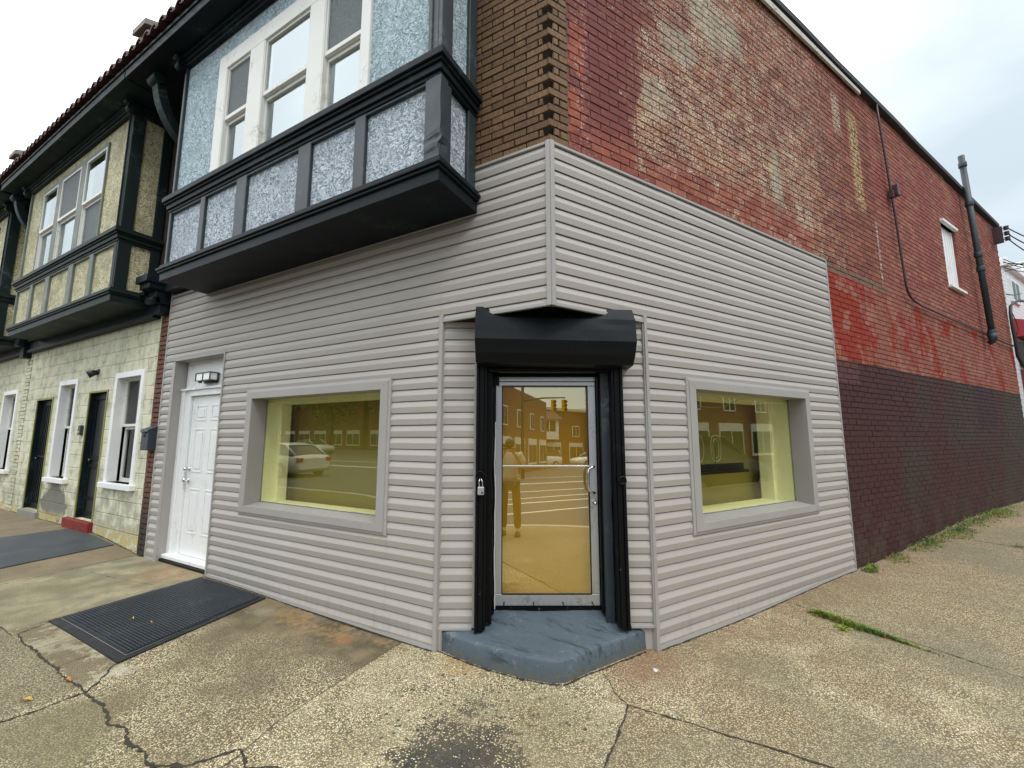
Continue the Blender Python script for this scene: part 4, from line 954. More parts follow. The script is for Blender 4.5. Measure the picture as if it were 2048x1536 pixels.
# roof: eave, soffit, fascia, clay tiles
def eave(parent, x0, x1, Cc, tiles_from=None):
    m = MB(); m.box(x0, x1, -.70, .25, 6.335, 6.36); m.build('eave_soffit', Cc['soffit2'], parent)
    m = MB(); m.box(x0, x1, -.735, -.70, 6.32, 6.47); m.box(x0, x1, -.75, -.735, 6.43, 6.47); m.build('fascia', Cc['trim'], parent, bevel=.004)
    m = MB(); n_ = int(math.ceil((x1-x0)/.2)); sl = math.tan(R(32))
    for r_ in range(5):
        for i in range(n_):
            cx = x0+.1+i*.2+random.uniform(-.006, .006); y_ = -.80+r_*.36; z_ = 6.475+(y_+.8)*sl+.02+random.uniform(-.006, .006); yl_ = .42
            rows = []
            for (dy, rr) in ((0, .088), (yl_, .078)):
                rows.append([(cx+rr*math.cos(t*math.pi/8), y_+dy, z_+dy*sl+rr*1.25*math.sin(t*math.pi/8)-dy*.06) for t in range(9)])
            m.grid(rows, True)
            rows = [[(q[0], q[1], q[2]) for q in rows[0]], [(cx+(q[0]-cx)*.84, q[1]+.001, z_+(q[2]-z_)*.80) for q in rows[0]], [(cx+(q[0]-cx)*.84, q[1]+yl_, z_+(q[2]-z_)*.80+yl_*sl-.02) for q in rows[0]]]
            m.grid(rows, False)
            # pan tile between covers
            m.grid([[(cx+.1+.075*math.cos(math.pi+t*math.pi/4), y_+dy, z_+.045+dy*sl+.05*math.sin(math.pi+t*math.pi/4)) for t in range(5)] for dy in (0, yl_)], True)
    m.build('roof', MT['tile'], parent, recalc=False)
    m = MB(); m.hexa([(x0,-.70,6.46),(x1,-.70,6.46),(x1,1.1,6.46+1.8*sl-.05),(x0,1.1,6.46+1.8*sl-.05)], [(x0,-.70,6.49),(x1,-.70,6.49),(x1,1.1,6.49+1.8*sl-.05),(x0,1.1,6.49+1.8*sl-.05)]); m.build('roof_deck', MT['roofing'], parent)
CE = dict(soffit2=MT['darktrim'], trim=MT['darktrim'])
eave(CB, -5.75, -.40, CE)
m = MB(); m.prismz([(-5.8, 1.0), (-.2, .6), (1.2, 2.4), (7.0, 11.35), (-5.8, 11.5)], 6.5, 6.6); m.build('flat_roof', MT['roofing'], CB)
m = MB(); m.box(-5.8, -.55, .9, 1.05, 6.3, 7.55); m.build('parapet', MT['tapestry'], CB)
# party wall wings with stone coping that break through the tiles
def wing(parent, x):
    m = MB(); m.hexa([(x-.13,-.60,6.45),(x+.13,-.60,6.45),(x+.13,1.1,6.9),(x-.13,1.1,6.9)], [(x-.13,-.60,7.16),(x+.13,-.60,7.16),(x+.13,1.1,7.95),(x-.13,1.1,7.95)])
    m.build('party_wall', MT['tapestry'], parent)
    m = MB(); m.hexa([(x-.19,-.66,7.13),(x+.19,-.66,7.13),(x+.19,1.1,7.96),(x-.19,1.1,7.96)], [(x-.19,-.66,7.22),(x+.19,-.66,7.22),(x+.19,1.1,8.05),(x-.19,1.1,8.05)]); m.build('wall_coping', MT['cement'], parent, bevel=.006)
wing(CB, -5.78)
# bracket scrolls between bays
def bracket(parent, x, mat, z=6.3, low=True):
    m = MB(); pts = []
    for k in range(13):
        a = math.pi/2*k/12; pts.append((x, -.03-.55*math.sin(a)**1.2*1.0, 5.45+.80*(1-math.cos(a)**1.0)))
    rows = []
    for p in pts: rows.append([(p[0]-.07, p[1], p[2]), (p[0]+.07, p[1], p[2]), (p[0]+.07, p[1]+.10, p[2]+.05), (p[0]-.07, p[1]+.10, p[2]+.05)])
    m.grid(rows, False, closev=True); m.box(x-.10, x+.10, -.14, 0, 5.35, 5.5); m.tube([(x-.1, -.56, 6.22), (x+.1, -.56, 6.22)], .07, 12)
    m.build('eave_bracket', mat, parent, bevel=.004)
bracket(CB, -5.30, MT['greentrim'])
# crown bracket at the left end of the storefront
m = MB(); m.box(-6.0, -5.66, -.30, .0, 3.66, 3.76); m.box(-5.97, -5.68, -.26, .0, 3.58, 3.66); m.box(-5.92, -5.70, -.17, 0, 3.40, 3.58); m.box(-5.90, -5.72, -.11, 0, 3.27, 3.40); m.tube([(-5.92, -.16, 3.44), (-5.70, -.16, 3.44)], .05, 12)
m.build('corbel', MT['darktrim'], CB, bevel=.006)
m = MB(); m.box(-5.66, -4.9, -.10, .0, 3.555, 3.66); m.box(-4.9, -.70, -.05, 0, 3.53, 3.58); m.build('storefront_cornice', MT['darktrim'], CB, bevel=.005)

# ================================================================== ROW HOUSES
def inset_window(parent, x0, x1, z0, z1, label=None, panem='darkglass'):
    m = MB(); c = .085
    m.box(x0, x0+c, -.025, .10, z0, z1); m.box(x1-c, x1, -.025, .10, z0, z1); m.box(x0+c, x1-c, -.025, .10, z1-c, z1)
    W_ = m.build('window', MT['whitep'], parent, bevel=.004)
    m = MB(); m.box(x0-.05, x1+.05, -.07, .12, z0-.075, z0); m.build('sill', MT['whitep'], W_, bevel=.006)
    a, b = x0+c, x1-c; zr = (z0+z1)/2; t_ = .035; m = MB()
    for (p, q, r_, s_, y_) in ((a, a+t_, zr, z1-c, .09), (b-t_, b, zr, z1-c, .09), (a+t_, b-t_, z1-c-t_, z1-c, .09), (a+t_, b-t_, zr, zr+.04, .09),
                               (a, a+t_, z0, zr, .13), (b-t_, b, z0, zr, .13), (a+t_, b-t_, z0, z0+.05, .13), (a+t_, b-t_, zr-.04, zr, .13)): m.box(p, q, y_, y_+.035, r_, s_)
    m.build('sash', MT['whitewood'], W_, bevel=.003)
    m = MB(); m.quad((a+t_, .11, zr), (b-t_, .11, zr), (b-t_, .11, z1-c), (a+t_, .11, z1-c)); m.quad((a+t_, .15, z0), (b-t_, .15, z0), (b-t_, .15, zr), (a+t_, .15, zr))
    m.build('pane', MT[panem], W_, recalc=False)
    m = MB(); m.box(x0, x1, .32, .34, z0-.1, z1+.1); m.box(x0-.02, x0, .1, .34, z0-.1, z1+.1); m.box(x1, x1+.02, .1, .34, z0-.1, z1+.1); m.build('blind', MT['darkin'], W_)
    m = MB(); m.box(b-.16, b-.03, .2, .22, z0+.05, z1-c); m.build('curtain', MT['curtain'], W_)
    return W_
def storm_door(parent, x0, x1, z0, z1, bars, label):
    m = MB(); m.box(x0+.03, x1-.03, .09, .13, z0, z1-.03)
    D_ = m.build('door', MT['meshdoor'], parent, bevel=.003); D_['label'] = label
    m = MB(); m.box(x0, x0+.028, -.012, .004, z0, z1); m.box(x1-.03, x1, -.012, .004, z0, z1); m.box(x0+.028, x1-.03, -.012, .004, z1-.03, z1); m.build('door_frame', MT['greenyel'], D_, bevel=.003)
    m = MB(); m.box(x0, x0+.03, .004, .10, z0, z1); m.box(x1-.03, x1, .004, .10, z0, z1); m.box(x0+.03, x1-.03, .004, .10, z1-.03, z1); m.build('door_jamb', MT['darktrim'], D_)
    m = MB(); fr = .07
    m.box(x0+.03, x0+.03+fr, .07, .10, z0, z1-.03); m.box(x1-.03-fr, x1-.03, .07, .10, z0, z1-.03); m.box(x0+.1, x1-.1, .07, .10, z1-.13, z1-.03); m.box(x0+.1, x1-.1, .07, .10, z0, z0+.1)
    zz = z0+(z1-z0)*.46
    if bars:
        n_ = 7
        for k in range(n_): xx = x0+.13+(x1-x0-.26)*k/(n_-1); m.tube([(xx, .075, z0+.05), (xx, .075, z1-.1)], .009, 6)
        m.box(x0+.1, x1-.1, .065, .085, zz, zz+.03); m.box(x0+.1, x1-.1, .065, .085, z0+.06, z0+.09)
    else:
        m.box(x0+.1, x1-.1, .07, .10, zz-.02, zz+.05); m.box(x0+.1, x1-.1, .07, .10, zz-.14, zz-.08); m.box(x0+.1, x1-.1, .075, .10, z0+.28, z0+.33)
    m.build('storm_frame', MT['darktrim'], D_, bevel=.002)
    m = MB(); m.box(x0+.06, x0+.11, .045, .07, zz-.04, zz+.0); m.tube([(x0+.10, .05, zz-.02), (x0+.18, .04, zz-.02)], .008, 8); m.build('door_handle', MT['chrome'], D_)
    return D_
RHC = dict(low=MT['creamstucco'], up=MT['creamstucco'], post=MT['greentrim'], postf=MT['greenpost'], trim=MT['greentrim'], soffit=MT['creamstucco'], cas=MT['greenpost'], sash=MT['whitewood'], cw=.05, curt=True, rec=.022)
def wall_open(m, x0, x1, z0, z1, holes, y=.0, T_=.28):
    xs = sorted({x0, x1, *[h[0] for h in holes], *[h[1] for h in holes]})
    for a, b in zip(xs, xs[1:]):
        hs = sorted([(h[2], h[3]) for h in holes if h[0] <= a+1e-6 and h[1] >= b-1e-6])
        z = z0
        for (p, q) in hs:
            if p > z: m.box(a, b, y, y+T_, z, p)
            z = q
        if z1 > z: m.box(a, b, y, y+T_, z, z1)
def row_house(x1, label, dx=0):
    # geometry measured for the first house, dx shifts the same design along the row
    RH = thing('row_house', (x1, 0, .18), label, 'house', 'terraced houses with jettied bays')
    X = lambda v: v+dx
    holes = [(X(-7.13), X(-6.19), .94, 2.55), (X(-8.10), X(-7.38), .34, 2.32), (X(-9.42), X(-8.59), .91, 2.57), (X(-10.54), X(-9.70), .30, 2.30)]
    m = MB(); wall_open(m, X(-11.15), X(-5.90), -.1, 3.30, holes)
    m.build('wall', MT['block'], RH)
    m = MB(); m.box(X(-11.5), X(-5.9), .02, .28, 3.3, 6.7); m.build('upper_wall', MT['tap_mortar'], RH)
    m = MB(); bricks(m, X(-11.42), X(-11.15), .1, 3.22, .215, .072, .012, .010)
    bricks(m, X(-12.0), X(-10.5), 3.3, 6.6, .215, .072, .012, .010)
    m.build('quoin', MT['block'] if dx == 0 else MT['block'], RH, recalc=False)
    m = MB(); m.box(X(-11.45), X(-11.15), 0.0, .28, -.1, 3.3); m.build('quoin_bed', MT['cement'], RH)
    wA = inset_window(RH, *holes[0]); wA['label'] = 'white framed ground floor window nearest the corner building'
    wB = inset_window(RH, *holes[2]); wB['label'] = 'white framed ground floor window between the two doors'
    storm_door(RH, *holes[1], False, 'dark mesh storm door with a red step')
    storm_door(RH, *holes[3], True, 'dark barred storm door at the far end of the house')
    m = MB(); m.box(X(-8.38), X(-7.36), -.06, .15, .0, .335); m.build('door_step', MT['redstep'], RH, bevel=.012)
    m = MB(); m.box(X(-10.6), X(-9.66), -.05, .15, .0, .295); m.build('door_step', MT['cement'], RH, bevel=.012)
    # cornice over the ground floor
    m = MB(); m.box(X(-11.15), X(-5.93), -.10, .0, 3.24, 3.30); m.box(X(-11.15), X(-5.93), -.07, .0, 3.30, 3.45); m.box(X(-11.25), X(-5.98), -.16, .0, 3.50, 3.545); m.box(X(-11.25), X(-5.98), -.20, .0, 3.545, 3.60); m.box(X(-11.15), X(-5.93), -.12, .0, 3.45, 3.50)
    m.build('shop_cornice', MT['darktrim'], RH, bevel=.005)
    m = MB(); xx = X(-11.33); m.box(xx-.17, xx+.17, -.30, 0, 3.62, 3.72); m.box(xx-.13, xx+.13, -.22, 0, 3.45, 3.62); m.box(xx-.10, xx+.10, -.13, 0, 3.15, 3.45); m.tube([(xx-.12, -.17, 3.42), (xx+.12, -.17, 3.42)], .055, 12); m.build('corbel', MT['darktrim'], RH, bevel=.006)
    bb = bay(RH, X(-10.49), X(-6.18), .46, [(X(-10.50), X(-10.46)), (X(-9.74), X(-9.61)), (X(-8.99), X(-8.80)), (X(-7.966), X(-7.769)), (X(-7.145), X(-6.997))], (X(-9.77), X(-6.99), 4.44, 6.03),
             [(X(-9.03), X(-8.83)), (X(-8.0), X(-7.78))], RHC, screens=[('g', 'g'), ('s', 'g'), ('g', 's')])
    flatten(bb)
    eave(RH, X(-11.15), X(-5.78), dict(soffit2=MT['greentrim'], trim=MT['greentrim']))
    wing(RH, X(-11.28)); bracket(RH, X(-11.0), MT['greentrim'])
    m = MB(); m.box(X(-11.4), X(-5.8), 1.0, 1.1, 6.3, 7.5); m.box(X(-11.4), X(-5.8), 1.0, 10, 7.4, 7.5); m.build('parapet', MT['tapestry'], RH)
    m = MB(); m.box(X(-11.4), X(-5.9), .5, .55, .1, 3.3); m.build('hallway', MT['darkin'], RH)
    return RH
row_house(-5.9, 'cream block terraced house with green bay beside the corner building')
row_house(-11.4, 'cream terraced house at the far left edge, only partly in frame', -5.52)
row_house(-16.9, 'cream terraced house two doors beyond the corner building', -11.04)

# ================================================================== SMALL THINGS ON THE STREET FRONT
mb = thing('mailbox', (-5.80, -.02, 1.44), 'black metal mailbox on the brick strip beside the siding', 'mailbox')
m = MB(); m.box(-5.865, -5.665, -.10, -.0, 1.42, 1.68); m.build('box', MT['iron'], mb, bevel=.008)
m = MB(); m.hexa([(-5.875,-.115,1.66),(-5.662,-.115,1.66),(-5.662,-.0,1.69),(-5.875,-.0,1.69)], [(-5.875,-.11,1.69),(-5.662,-.11,1.69),(-5.662,-.0,1.74),(-5.875,-.0,1.74)]); m.build('lid', MT['iron'], mb, bevel=.005)
m = MB(); m.tube([(-5.77, -.108, 1.61), (-5.77, -.098, 1.61)], .014, 12); m.box(-5.83, -5.71, -.12, -.10, 1.645, 1.655); m.build('lock', MT['black'], mb)
wl_ = thing('wall_lamp', (-4.70, .13, 2.34), 'small black framed box lamp above the white side door', 'lamp')
m = MB(); X0, X1, Y0, Y1, Z0, Z1 = -4.89, -4.55, .02, .12, 2.30, 2.385
m.box(X0, X1, Y0, Y1+.01, Z1, Z1+.012); m.box(X0, X1, Y0, Y1+.01, Z0-.008, Z0)
for xx in (X0, X1-.01): m.box(xx, xx+.01, Y0, Y0+.01, Z0, Z1); m.box(xx, xx+.01, Y1-.01, Y1, Z0, Z1)
m.box((X0+X1)/2-.005, (X0+X1)/2+.005, Y0, Y0+.01, Z0, Z1); m.build('lamp_frame', MT['bronze'], wl_)
m = MB(); m.box(X0+.01, X1-.01, Y0+.008, Y1-.005, Z0, Z1); m.build('lamp_glass', MT['lens'], wl_)
m = MB(); m.box(X0+.03, X1-.03, .11, .13, 2.27, 2.40); m.tube([(-4.78, .03, 2.29), (-4.78, .03, 2.265)], .02, 12); m.build('lamp_plate', MT['bronze'], wl_)
vl = thing('wall_lamp', (-7.86, 0, 2.60), 'small dark flood lamp on the cream wall above the mesh door', 'lamp')
m = MB(); m.tube([(-7.86, .0, 2.62), (-7.86, -.05, 2.61), (-7.88, -.12, 2.57)], [.035, .045, .06], 12); m.build('lamp_head', MT['bronze'], vl)
m = MB(); m.tube([(-7.86, .01, 2.63), (-7.86, -.02, 2.63)], .05, 12); m.build('lamp_base', MT['bronze'], vl)
bl = thing('intercom', (-8.2, 0, 1.65), 'small dark intercom box left of the mesh storm door', 'intercom')
m = MB(); m.box(-8.27, -8.17, -.04, 0, 1.62, 1.78); m.build('box', MT['iron'], bl, bevel=.006); m = MB(); m.tube([(-8.22, -.046, 1.67), (-8.22, -.038, 1.67)], .012, 10); m.build('button', MT['chrome'], bl)
pl = thing('padlock', FD @ Vector((.355, -.09, 1.18)), 'steel padlock hanging from the left shutter track of the shop door', 'padlock')
m = MB(); m.tube([(.343, -.09, 1.215), (.340, -.09, 1.255), (.346, -.088, 1.278), (.358, -.088, 1.278), (.366, -.09, 1.255), (.368, -.09, 1.215)], .0045, 8); m.build('shackle', MT['chrome'], pl, FD)
m = MB(); m.box(.330, .380, -.105, -.078, 1.155, 1.218); m.build('body', MT['alu'], pl, FD, bevel=.008, seg=3)
m = MB(); m.tube([(.366, -.107, 1.175), (.366, -.104, 1.175)], .007, 10); m.build('keyhole', MT['black'], pl, FD)

def mat_thing(name, corners, label, rib, mt):
    c = [Vector((x, y, 0)) for x, y in corners]; ctr_ = sum(c, Vector())/4
    M_ = thing(name, (ctr_.x, ctr_.y, gh(ctr_.x, ctr_.y)), label, 'mat', 'black rubber mats lying on the pavement')
    def P(u, v, z): q = (c[0]*(1-u)+c[3]*u)*(1-v)+(c[1]*(1-u)+c[2]*u)*v; return (q.x, q.y, gh(q.x, q.y)+z)
    m = MB(); n_ = 24
    e = lambda u, v: .0045*noise.noise(Vector((u*5, v*5, 1)))
    rows = [[P(i/n_, j/n_, .012+e(i/n_, j/n_)) for j in range(n_+1)] for i in range(n_+1)]
    m.grid(rows, True)
    edge = [(i/n_, 0) for i in range(n_)]+[(1, j/n_) for j in range(n_)]+[(1-i/n_, 1) for i in range(n_)]+[(0, 1-j/n_) for j in range(n_)]
    m.grid([[P(u, v, .012+e(u, v)) for u, v in edge], [P(u, v, .002) for u, v in edge]], False, closev=True)
    m.build('sheet', mt, M_)
    if rib:
        m = MB()
        for i in range(30):
            u = .05+.90*i/29; w_ = .003
            m.hexa([P(u-w_, .03, .006), P(u+w_, .03, .006), P(u+w_, .93, .006), P(u-w_, .93, .006)], [P(u-w_*.5, .032, .018), P(u+w_*.5, .032, .018), P(u+w_*.5, .928, .018), P(u-w_*.5, .928, .018)])
        for j in range(46):
            v = .035+.89*j/45; w_ = .0062
            m.hexa([P(.05, v-w_, .006), P(.95, v-w_, .006), P(.95, v+w_, .006), P(.05, v+w_, .006)], [P(.05, v-w_*.5, .026), P(.95, v-w_*.5, .026), P(.95, v+w_*.5, .026), P(.05, v+w_*.5, .026)])
        m.build('ribs', MT['rib'], M_)
        m = MB()
        pts = [P(.035, .945, .016), P(.5, .947, .016), P(.965, .945, .016)]; m.tube(pts, .002, 5); pts = [P(.965, .945, .016), P(.966, .6, .016)]; m.tube(pts, .002, 5)
        m.build('edge_strip', MT['cement'], M_)
    return M_
mat_thing('rubber_mat', [(-4.19, -.055), (-4.09, -1.238), (-2.785, -1.225), (-3.02, -.04)], 'ribbed black rubber mat on the pavement against the grey siding', True, MT['rubber'])
mat_thing('rubber_mat', [(-8.0, -.08), (-8.1, -3.0), (-6.05, -2.9), (-6.45, -.05)], 'plain dark rubber mat in front of the cream terraced house', False, MT['rubber2'])
def mat_leaf(n_, c): g = G(n_); return g.pbr(g.mix(g.noise(40, 3), c, tuple(q*.4 for q in c)), .6)
LY = mat_leaf('yellow_leaf', (.62, .42, .05)); LO = mat_leaf('orange_leaf', (.55, .22, .04))
def leaf(x, y, a, s_, mt, label, dz=0):
    L_ = thing('fallen_leaf', (x, y, gh(x, y)+dz), label, 'leaf', 'fallen leaves')
    m = MB(); rows = []
    for k in range(9):
        t = k/8; hw = s_*.24*math.sin(math.pi*t)**.8; cz = .012*math.sin(math.pi*t)+.004
        row = []
        for q in (-1, -.5, 0, .5, 1):
            px, py = (t-.5)*s_, q*hw; row.append((x+px*math.cos(a)-py*math.sin(a), y+px*math.sin(a)+py*math.cos(a), gh(x, y)+dz+cz+.008*abs(q)*math.sin(math.pi*t)))
        rows.append(row)
    m.grid(rows, True); m.build('blade', mt, L_)
    m = MB(); m.tube([(x-s_*.5*math.cos(a), y-s_*.5*math.sin(a), gh(x, y)+dz+.005), (x-s_*.75*math.cos(a+.2), y-s_*.75*math.sin(a+.2), gh(x, y)+dz+.004)], .0012, 4); m.build('stalk', mt, L_)
leaf(-2.80, -1.47, .4, .055, LO, 'orange fallen leaf in the crack at the lower left'); leaf(-2.73, -1.66, .8, .06, LY, 'yellow fallen leaf nearest the lower left corner')
leaf(-3.26, -.86, .3, .035, LO, 'small orange leaf lying on the ribbed mat', .02); leaf(-3.48, -.90, .1, .035, LY, 'small yellow leaf lying on the ribbed mat', .02)
# weeds
def mat_grass():
    g = G('weed_green'); r = g.noise(3, 3); c = g.mix(g.step(r, .35, .65), (.06, .13, .02), (.20, .24, .03)); c = g.mix(g.step(g.noise(7, 2), .58, .66), c, (.30, .11, .05))
    return g.pbr(c, .6)
MT['grass'] = mat_grass()
def blades(m, x, y, n, spread, h, dirx=(1, 0), wsc=1):
    for _ in range(n):
        a = random.gauss(0, spread); b = random.gauss(0, spread*.22*wsc)
        px = x+dirx[0]*a-dirx[1]*b; py = y+dirx[1]*a+dirx[0]*b; hh = h*random.uniform(.4, 1.1); an = random.uniform(0, 6.28); le = hh*random.uniform(.2, 1.1)
        z = gh(px, py); w_ = random.uniform(.0015, .004)
        dx, dy = math.cos(an), math.sin(an)
        p0 = (px-dy*w_, py+dx*w_, z); p1 = (px+dy*w_, py-dx*w_, z); mx, my = px+dx*le*.35, py+dy*le*.35
        m.quad(p0, p1, (mx+dy*w_*.8, my-dx*w_*.8, z+hh*.65), (mx-dy*w_*.8, my+dx*w_*.8, z+hh*.65)); m.quad((mx-dy*w_*.8, my+dx*w_*.8, z+hh*.65), (mx+dy*w_*.8, my-dx*w_*.8, z+hh*.65), (px+dx*le, py+dy*le, z+hh*.85))
def leaflets(m, x, y, n, r, h):
    for _ in range(n):
        a = random.uniform(0, 6.28); rr = r*random.random()**.5; px, py = x+math.cos(a)*rr, y+math.sin(a)*rr; z = gh(px, py)+random.uniform(.005, h)*(1-rr/r*.6); s_ = random.uniform(.008, .02)
        u = Vector((random.uniform(-1,1), random.uniform(-1,1), random.uniform(-.4,.4))).normalized()*s_; v = u.cross(Vector((random.uniform(-.4,.4), random.uniform(-.4,.4), 1))).normalized()*s_*.5; p = Vector((px, py, z))
        m.quad(p-u, p+v, p+u, p-v)
m = MB()
d_ = ((2.337-1.69), (1.628-2.034)); L_ = math.hypot(*d_); d_ = (d_[0]/L_, d_[1]/L_)
for k in range(26):
    t = k/25; x_, y_ = 1.66+(2.30-1.66)*t, 2.07+(1.655-2.07)*t; blades(m, x_, y_, int(150*max(.1, 1-abs(t-.33)*1.7)), .035, .060*(1.1-t*.8), d_, 3.0*max(.15, 1-abs(t-.35)*1.8))
leaflets(m, 1.66, 2.08, 120, .08, .02); leaflets(m, 1.80, 1.86, 90, .06, .015)
tag(m.build('grass', MT['grass'], recalc=False), 'strip of green grass growing in the pavement joint', 'grass', kind='stuff')
m = MB(); rs = random.Random(3)
for (s_, t_, n_, sp) in ((4.36,.09,200,.08),(4.55,.05,120,.06),(5.15,.10,160,.13),(5.35,.05,120,.1),(5.9,.07,160,.14),(6.2,.10,260,.15),(6.5,.06,200,.12),(7.0,.14,420,.20),(7.4,.12,380,.2),(8.0,.10,350,.22),(8.5,.14,300,.2),(9.1,.12,420,.22),(9.5,.14,480,.24),(9.9,.10,320,.2),(6.85,.9,110,.12),(6.85,1.3,140,.10),(10.8,.08,120,.3)):
    p = RP(s_, t_); d2 = (math.cos(AL), math.sin(AL)) if t_ < .5 else (math.sin(AL), -math.cos(AL))
    blades(m, p[0], p[1], int(n_*.38), sp, .07 if s_ > 6 else .05, d2, 1.1); leaflets(m, p[0], p[1], int(n_*.7), sp*1.1, .05)
tag(m.build('weeds', MT['grass'], recalc=False), 'weeds growing along the foot of the brown painted wall', 'weeds', kind='stuff')

# ================================================================== THINGS ON THE SIDE WALL
dp = thing('drain_pipe', FR @ Vector((10.95, -.09, 3.5)), 'black cast iron drain pipe rising above the roof of the brick side wall', 'pipe')
PX = lambda z: 10.62+(7.45-z)*.10
m = MB(); m.tube([(PX(7.5), -.10, 7.5), (PX(5.5), -.10, 5.5), (PX(3.62), -.10, 3.62)], .052, 16); m.build('pipe', MT['iron'], dp, FR)
for z_ in (7.30, 6.45, 5.35, 5.05, 3.72):
    m = MB(); m.tube([(PX(z_), -.10, z_+.05), (PX(z_), -.10, z_-.05)], .067, 16); m.build('collar', MT['iron'], dp, FR, bevel=.006)
m = MB(); m.tube([(PX(3.70), -.10, 3.70), (PX(3.62), -.10, 3.60), (PX(3.58), -.09, 3.54), (PX(3.56), -.03, 3.50)], [.074, .072, .055, .045], 14); m.build('shoe', MT['iron'], dp, FR)
wc = thing('conduit', FR @ Vector((6.6, -.03, 3.7)), 'thin dark red cable running down and then along the brick side wall', 'cable')
m = MB(); m.tube([(6.46,-.035,6.96),(6.52,-.03,6.6),(6.60,-.03,6.0),(6.66,-.03,5.45),(6.70,-.03,5.2),(6.76,-.03,4.5),(6.79,-.03,4.15),(6.81,-.03,3.95),(6.86,-.03,3.85),(6.95,-.03,3.785),(7.08,-.03,3.75),(7.4,-.03,3.72),(9.0,-.03,3.70),(11.2,-.03,3.685),(13.36,-.03,3.675)], .016, 8); m.build('cable', MT['cable'], wc, FR)
m = MB(); m.box(6.63, 6.69, -.06, .0, 5.38, 5.50); m.box(6.70, 6.80, -.10, .0, 5.42, 5.60); m.build('junction_box', MT['cable'], wc, FR, bevel=.005)
ub = thing('service_bracket', FR @ Vector((13.2, -.1, 6.2)), 'rusty bracket with black insulators and wires at the top rear corner of the brick wall', 'bracket')
m = MB(); m.box(12.85, 12.89, -.16, 0, 6.10, 6.5)
for k in range(3): m.tube([(12.87, -.16, 6.17+k*.13), (12.87, -.26, 6.17+k*.13)], .012, 6)
m.build('rack', MT['cable'], ub, FR)
for k in range(3):
    m = MB(); zz = 6.17+k*.13; m.tube([(12.87, -.22, zz-.04), (12.87, -.22, zz-.01), (12.87, -.22, zz+.01), (12.87, -.22, zz+.04)], [.05, .035, .035, .05], 12); m.build('insulator', MT['wire'], ub, FR)
def wire(pts, r, label, F=FR):
    W_ = MB(); W_.tube(pts, r, 6); o = W_.build('overhead_wire', MT['wire'], None, F); return tag(o, label, 'wire', 'wires at the rear corner of the brick wall')
def sag(p, q, s_, n=14):
    p, q = Vector(p), Vector(q); return [p.lerp(q, k/n)-Vector((0, 0, s_*4*(k/n)*(1-k/n))) for k in range(n+1)]
wire(sag((12.87,-.22,6.45), (14.0,-.9,5.95), .10, 8)+sag((14.0,-.9,5.95), (26,-16,9.5), .5), .012, 'uppermost black wire leaving the rear corner of the brick wall')
wire(sag((12.87,-.22,6.30), (14.0,-.85,5.80), .12, 8)+sag((14.0,-.85,5.80), (26,-17,9.0), .5), .012, 'middle black wire leaving the rear corner of the brick wall')
wire(sag((12.87,-.22,6.17), (14.2,-.8,5.62), .15, 8)+sag((14.2,-.8,5.62), (26,-18,8.2), .5), .012, 'lowest black wire leaving the rear corner of the brick wall')
wsp = thing('wire_splice', FR @ Vector((14.0, -.85, 5.75)), 'dark bundle of wire splices hanging beyond the brick wall', 'splice')
m = MB(); rr_ = random.Random(5)
for k in range(9):
    c = Vector((14.0+rr_.uniform(-.25,.3), -.85+rr_.uniform(-.15,.15), 5.78+rr_.uniform(-.2,.2))); d = Vector((rr_.uniform(.4,1), rr_.uniform(-.6,-.1), rr_.uniform(-.4,.5)))*.15
    m.tube([c-d, c-d*.7, c+d*.7, c+d], [.012, .03, .03, .012], 8)
m.build('connector', MT['wire'], wsp, FR)
m = MB()
for k in range(7):
    a_ = rr_.uniform(-.3, .1); m.tube(sag((13.38,-.02,5.9-k*.05+a_*.2), (14.0+rr_.uniform(-.2,.3), -.85+rr_.uniform(-.1,.1), 5.8+rr_.uniform(-.2,.2)), .06+rr_.random()*.1, 8), .009, 5)
m.build('loop', MT['wire'], wsp, FR)
gn = thing('service_conduit', FR @ Vector((13.3, -.1, 3.2)), 'curved black service conduit at the rear edge of the brick wall', 'conduit')
m = MB(); pts = [(14.9,-.06,5.04),(14.2,-.05,4.95),(13.62,-.05,4.80),(13.25,-.05,4.66),(13.12,-.05,4.45),(13.10,-.05,4.2),(13.16,-.05,3.8),(13.17,-.05,3.45),(13.30,-.08,3.25),(13.6,-.1,3.15),(13.9,-.1,3.15)]
m.tube(pts, .03, 10); m.build('tube', MT['wire'], gn, FR)
m = MB(); m.tube([(12.98,-.05,4.9),(13.3,-.05,4.94),(13.8,-.05,5.02),(14.6,-.05,5.2)], .012, 6); m.tube([(13.18,-.06,4.5),(13.35,-.08,4.3),(13.3,-.1,4.05),(13.2,-.05,3.9)], .01, 6); m.build('lead', MT['wire'], gn, FR)

# white house beyond the alley
def mat_clap():
    g = G('white_clapboard'); f = g.M('FRACT', g.M('DIVIDE', g.z, .12)); c = g.mix(g.step(f, .12, .02), (.72, .73, .74), (.25, .27, .29)); return g.pbr(c, .6, g.bump(f, .5, .02))
MT['clap'] = mat_clap()
wh = thing('clapboard_house', FR @ Vector((19, 3, .2)), 'white clapboard house with a red awning beyond the brick wall', 'house')
m = MB(); m.box(16.6, 21.5, .5, 6, -.1, 6.55); m.build('wall', MT['clap'], wh, FR)
m = MB(); m.box(16.5, 21.6, .38, 6.1, 6.55, 6.78); m.box(18.55, 21.6, .30, 6.1, 6.78, 7.1); m.build('roof', MT['whitep'], wh, FR, bevel=.02)
m = MB(); m.box(16.95, 17.86, .44, .5, 5.55, 6.25); wv = m.build('window', MT['whitep'], wh, FR)
m = MB()
for a in (17.02, 17.46): m.box(a, a+.33, .43, .439, 5.62, 6.18); 
m.build('pane', MT['darkglass'], wv, FR); m = MB()
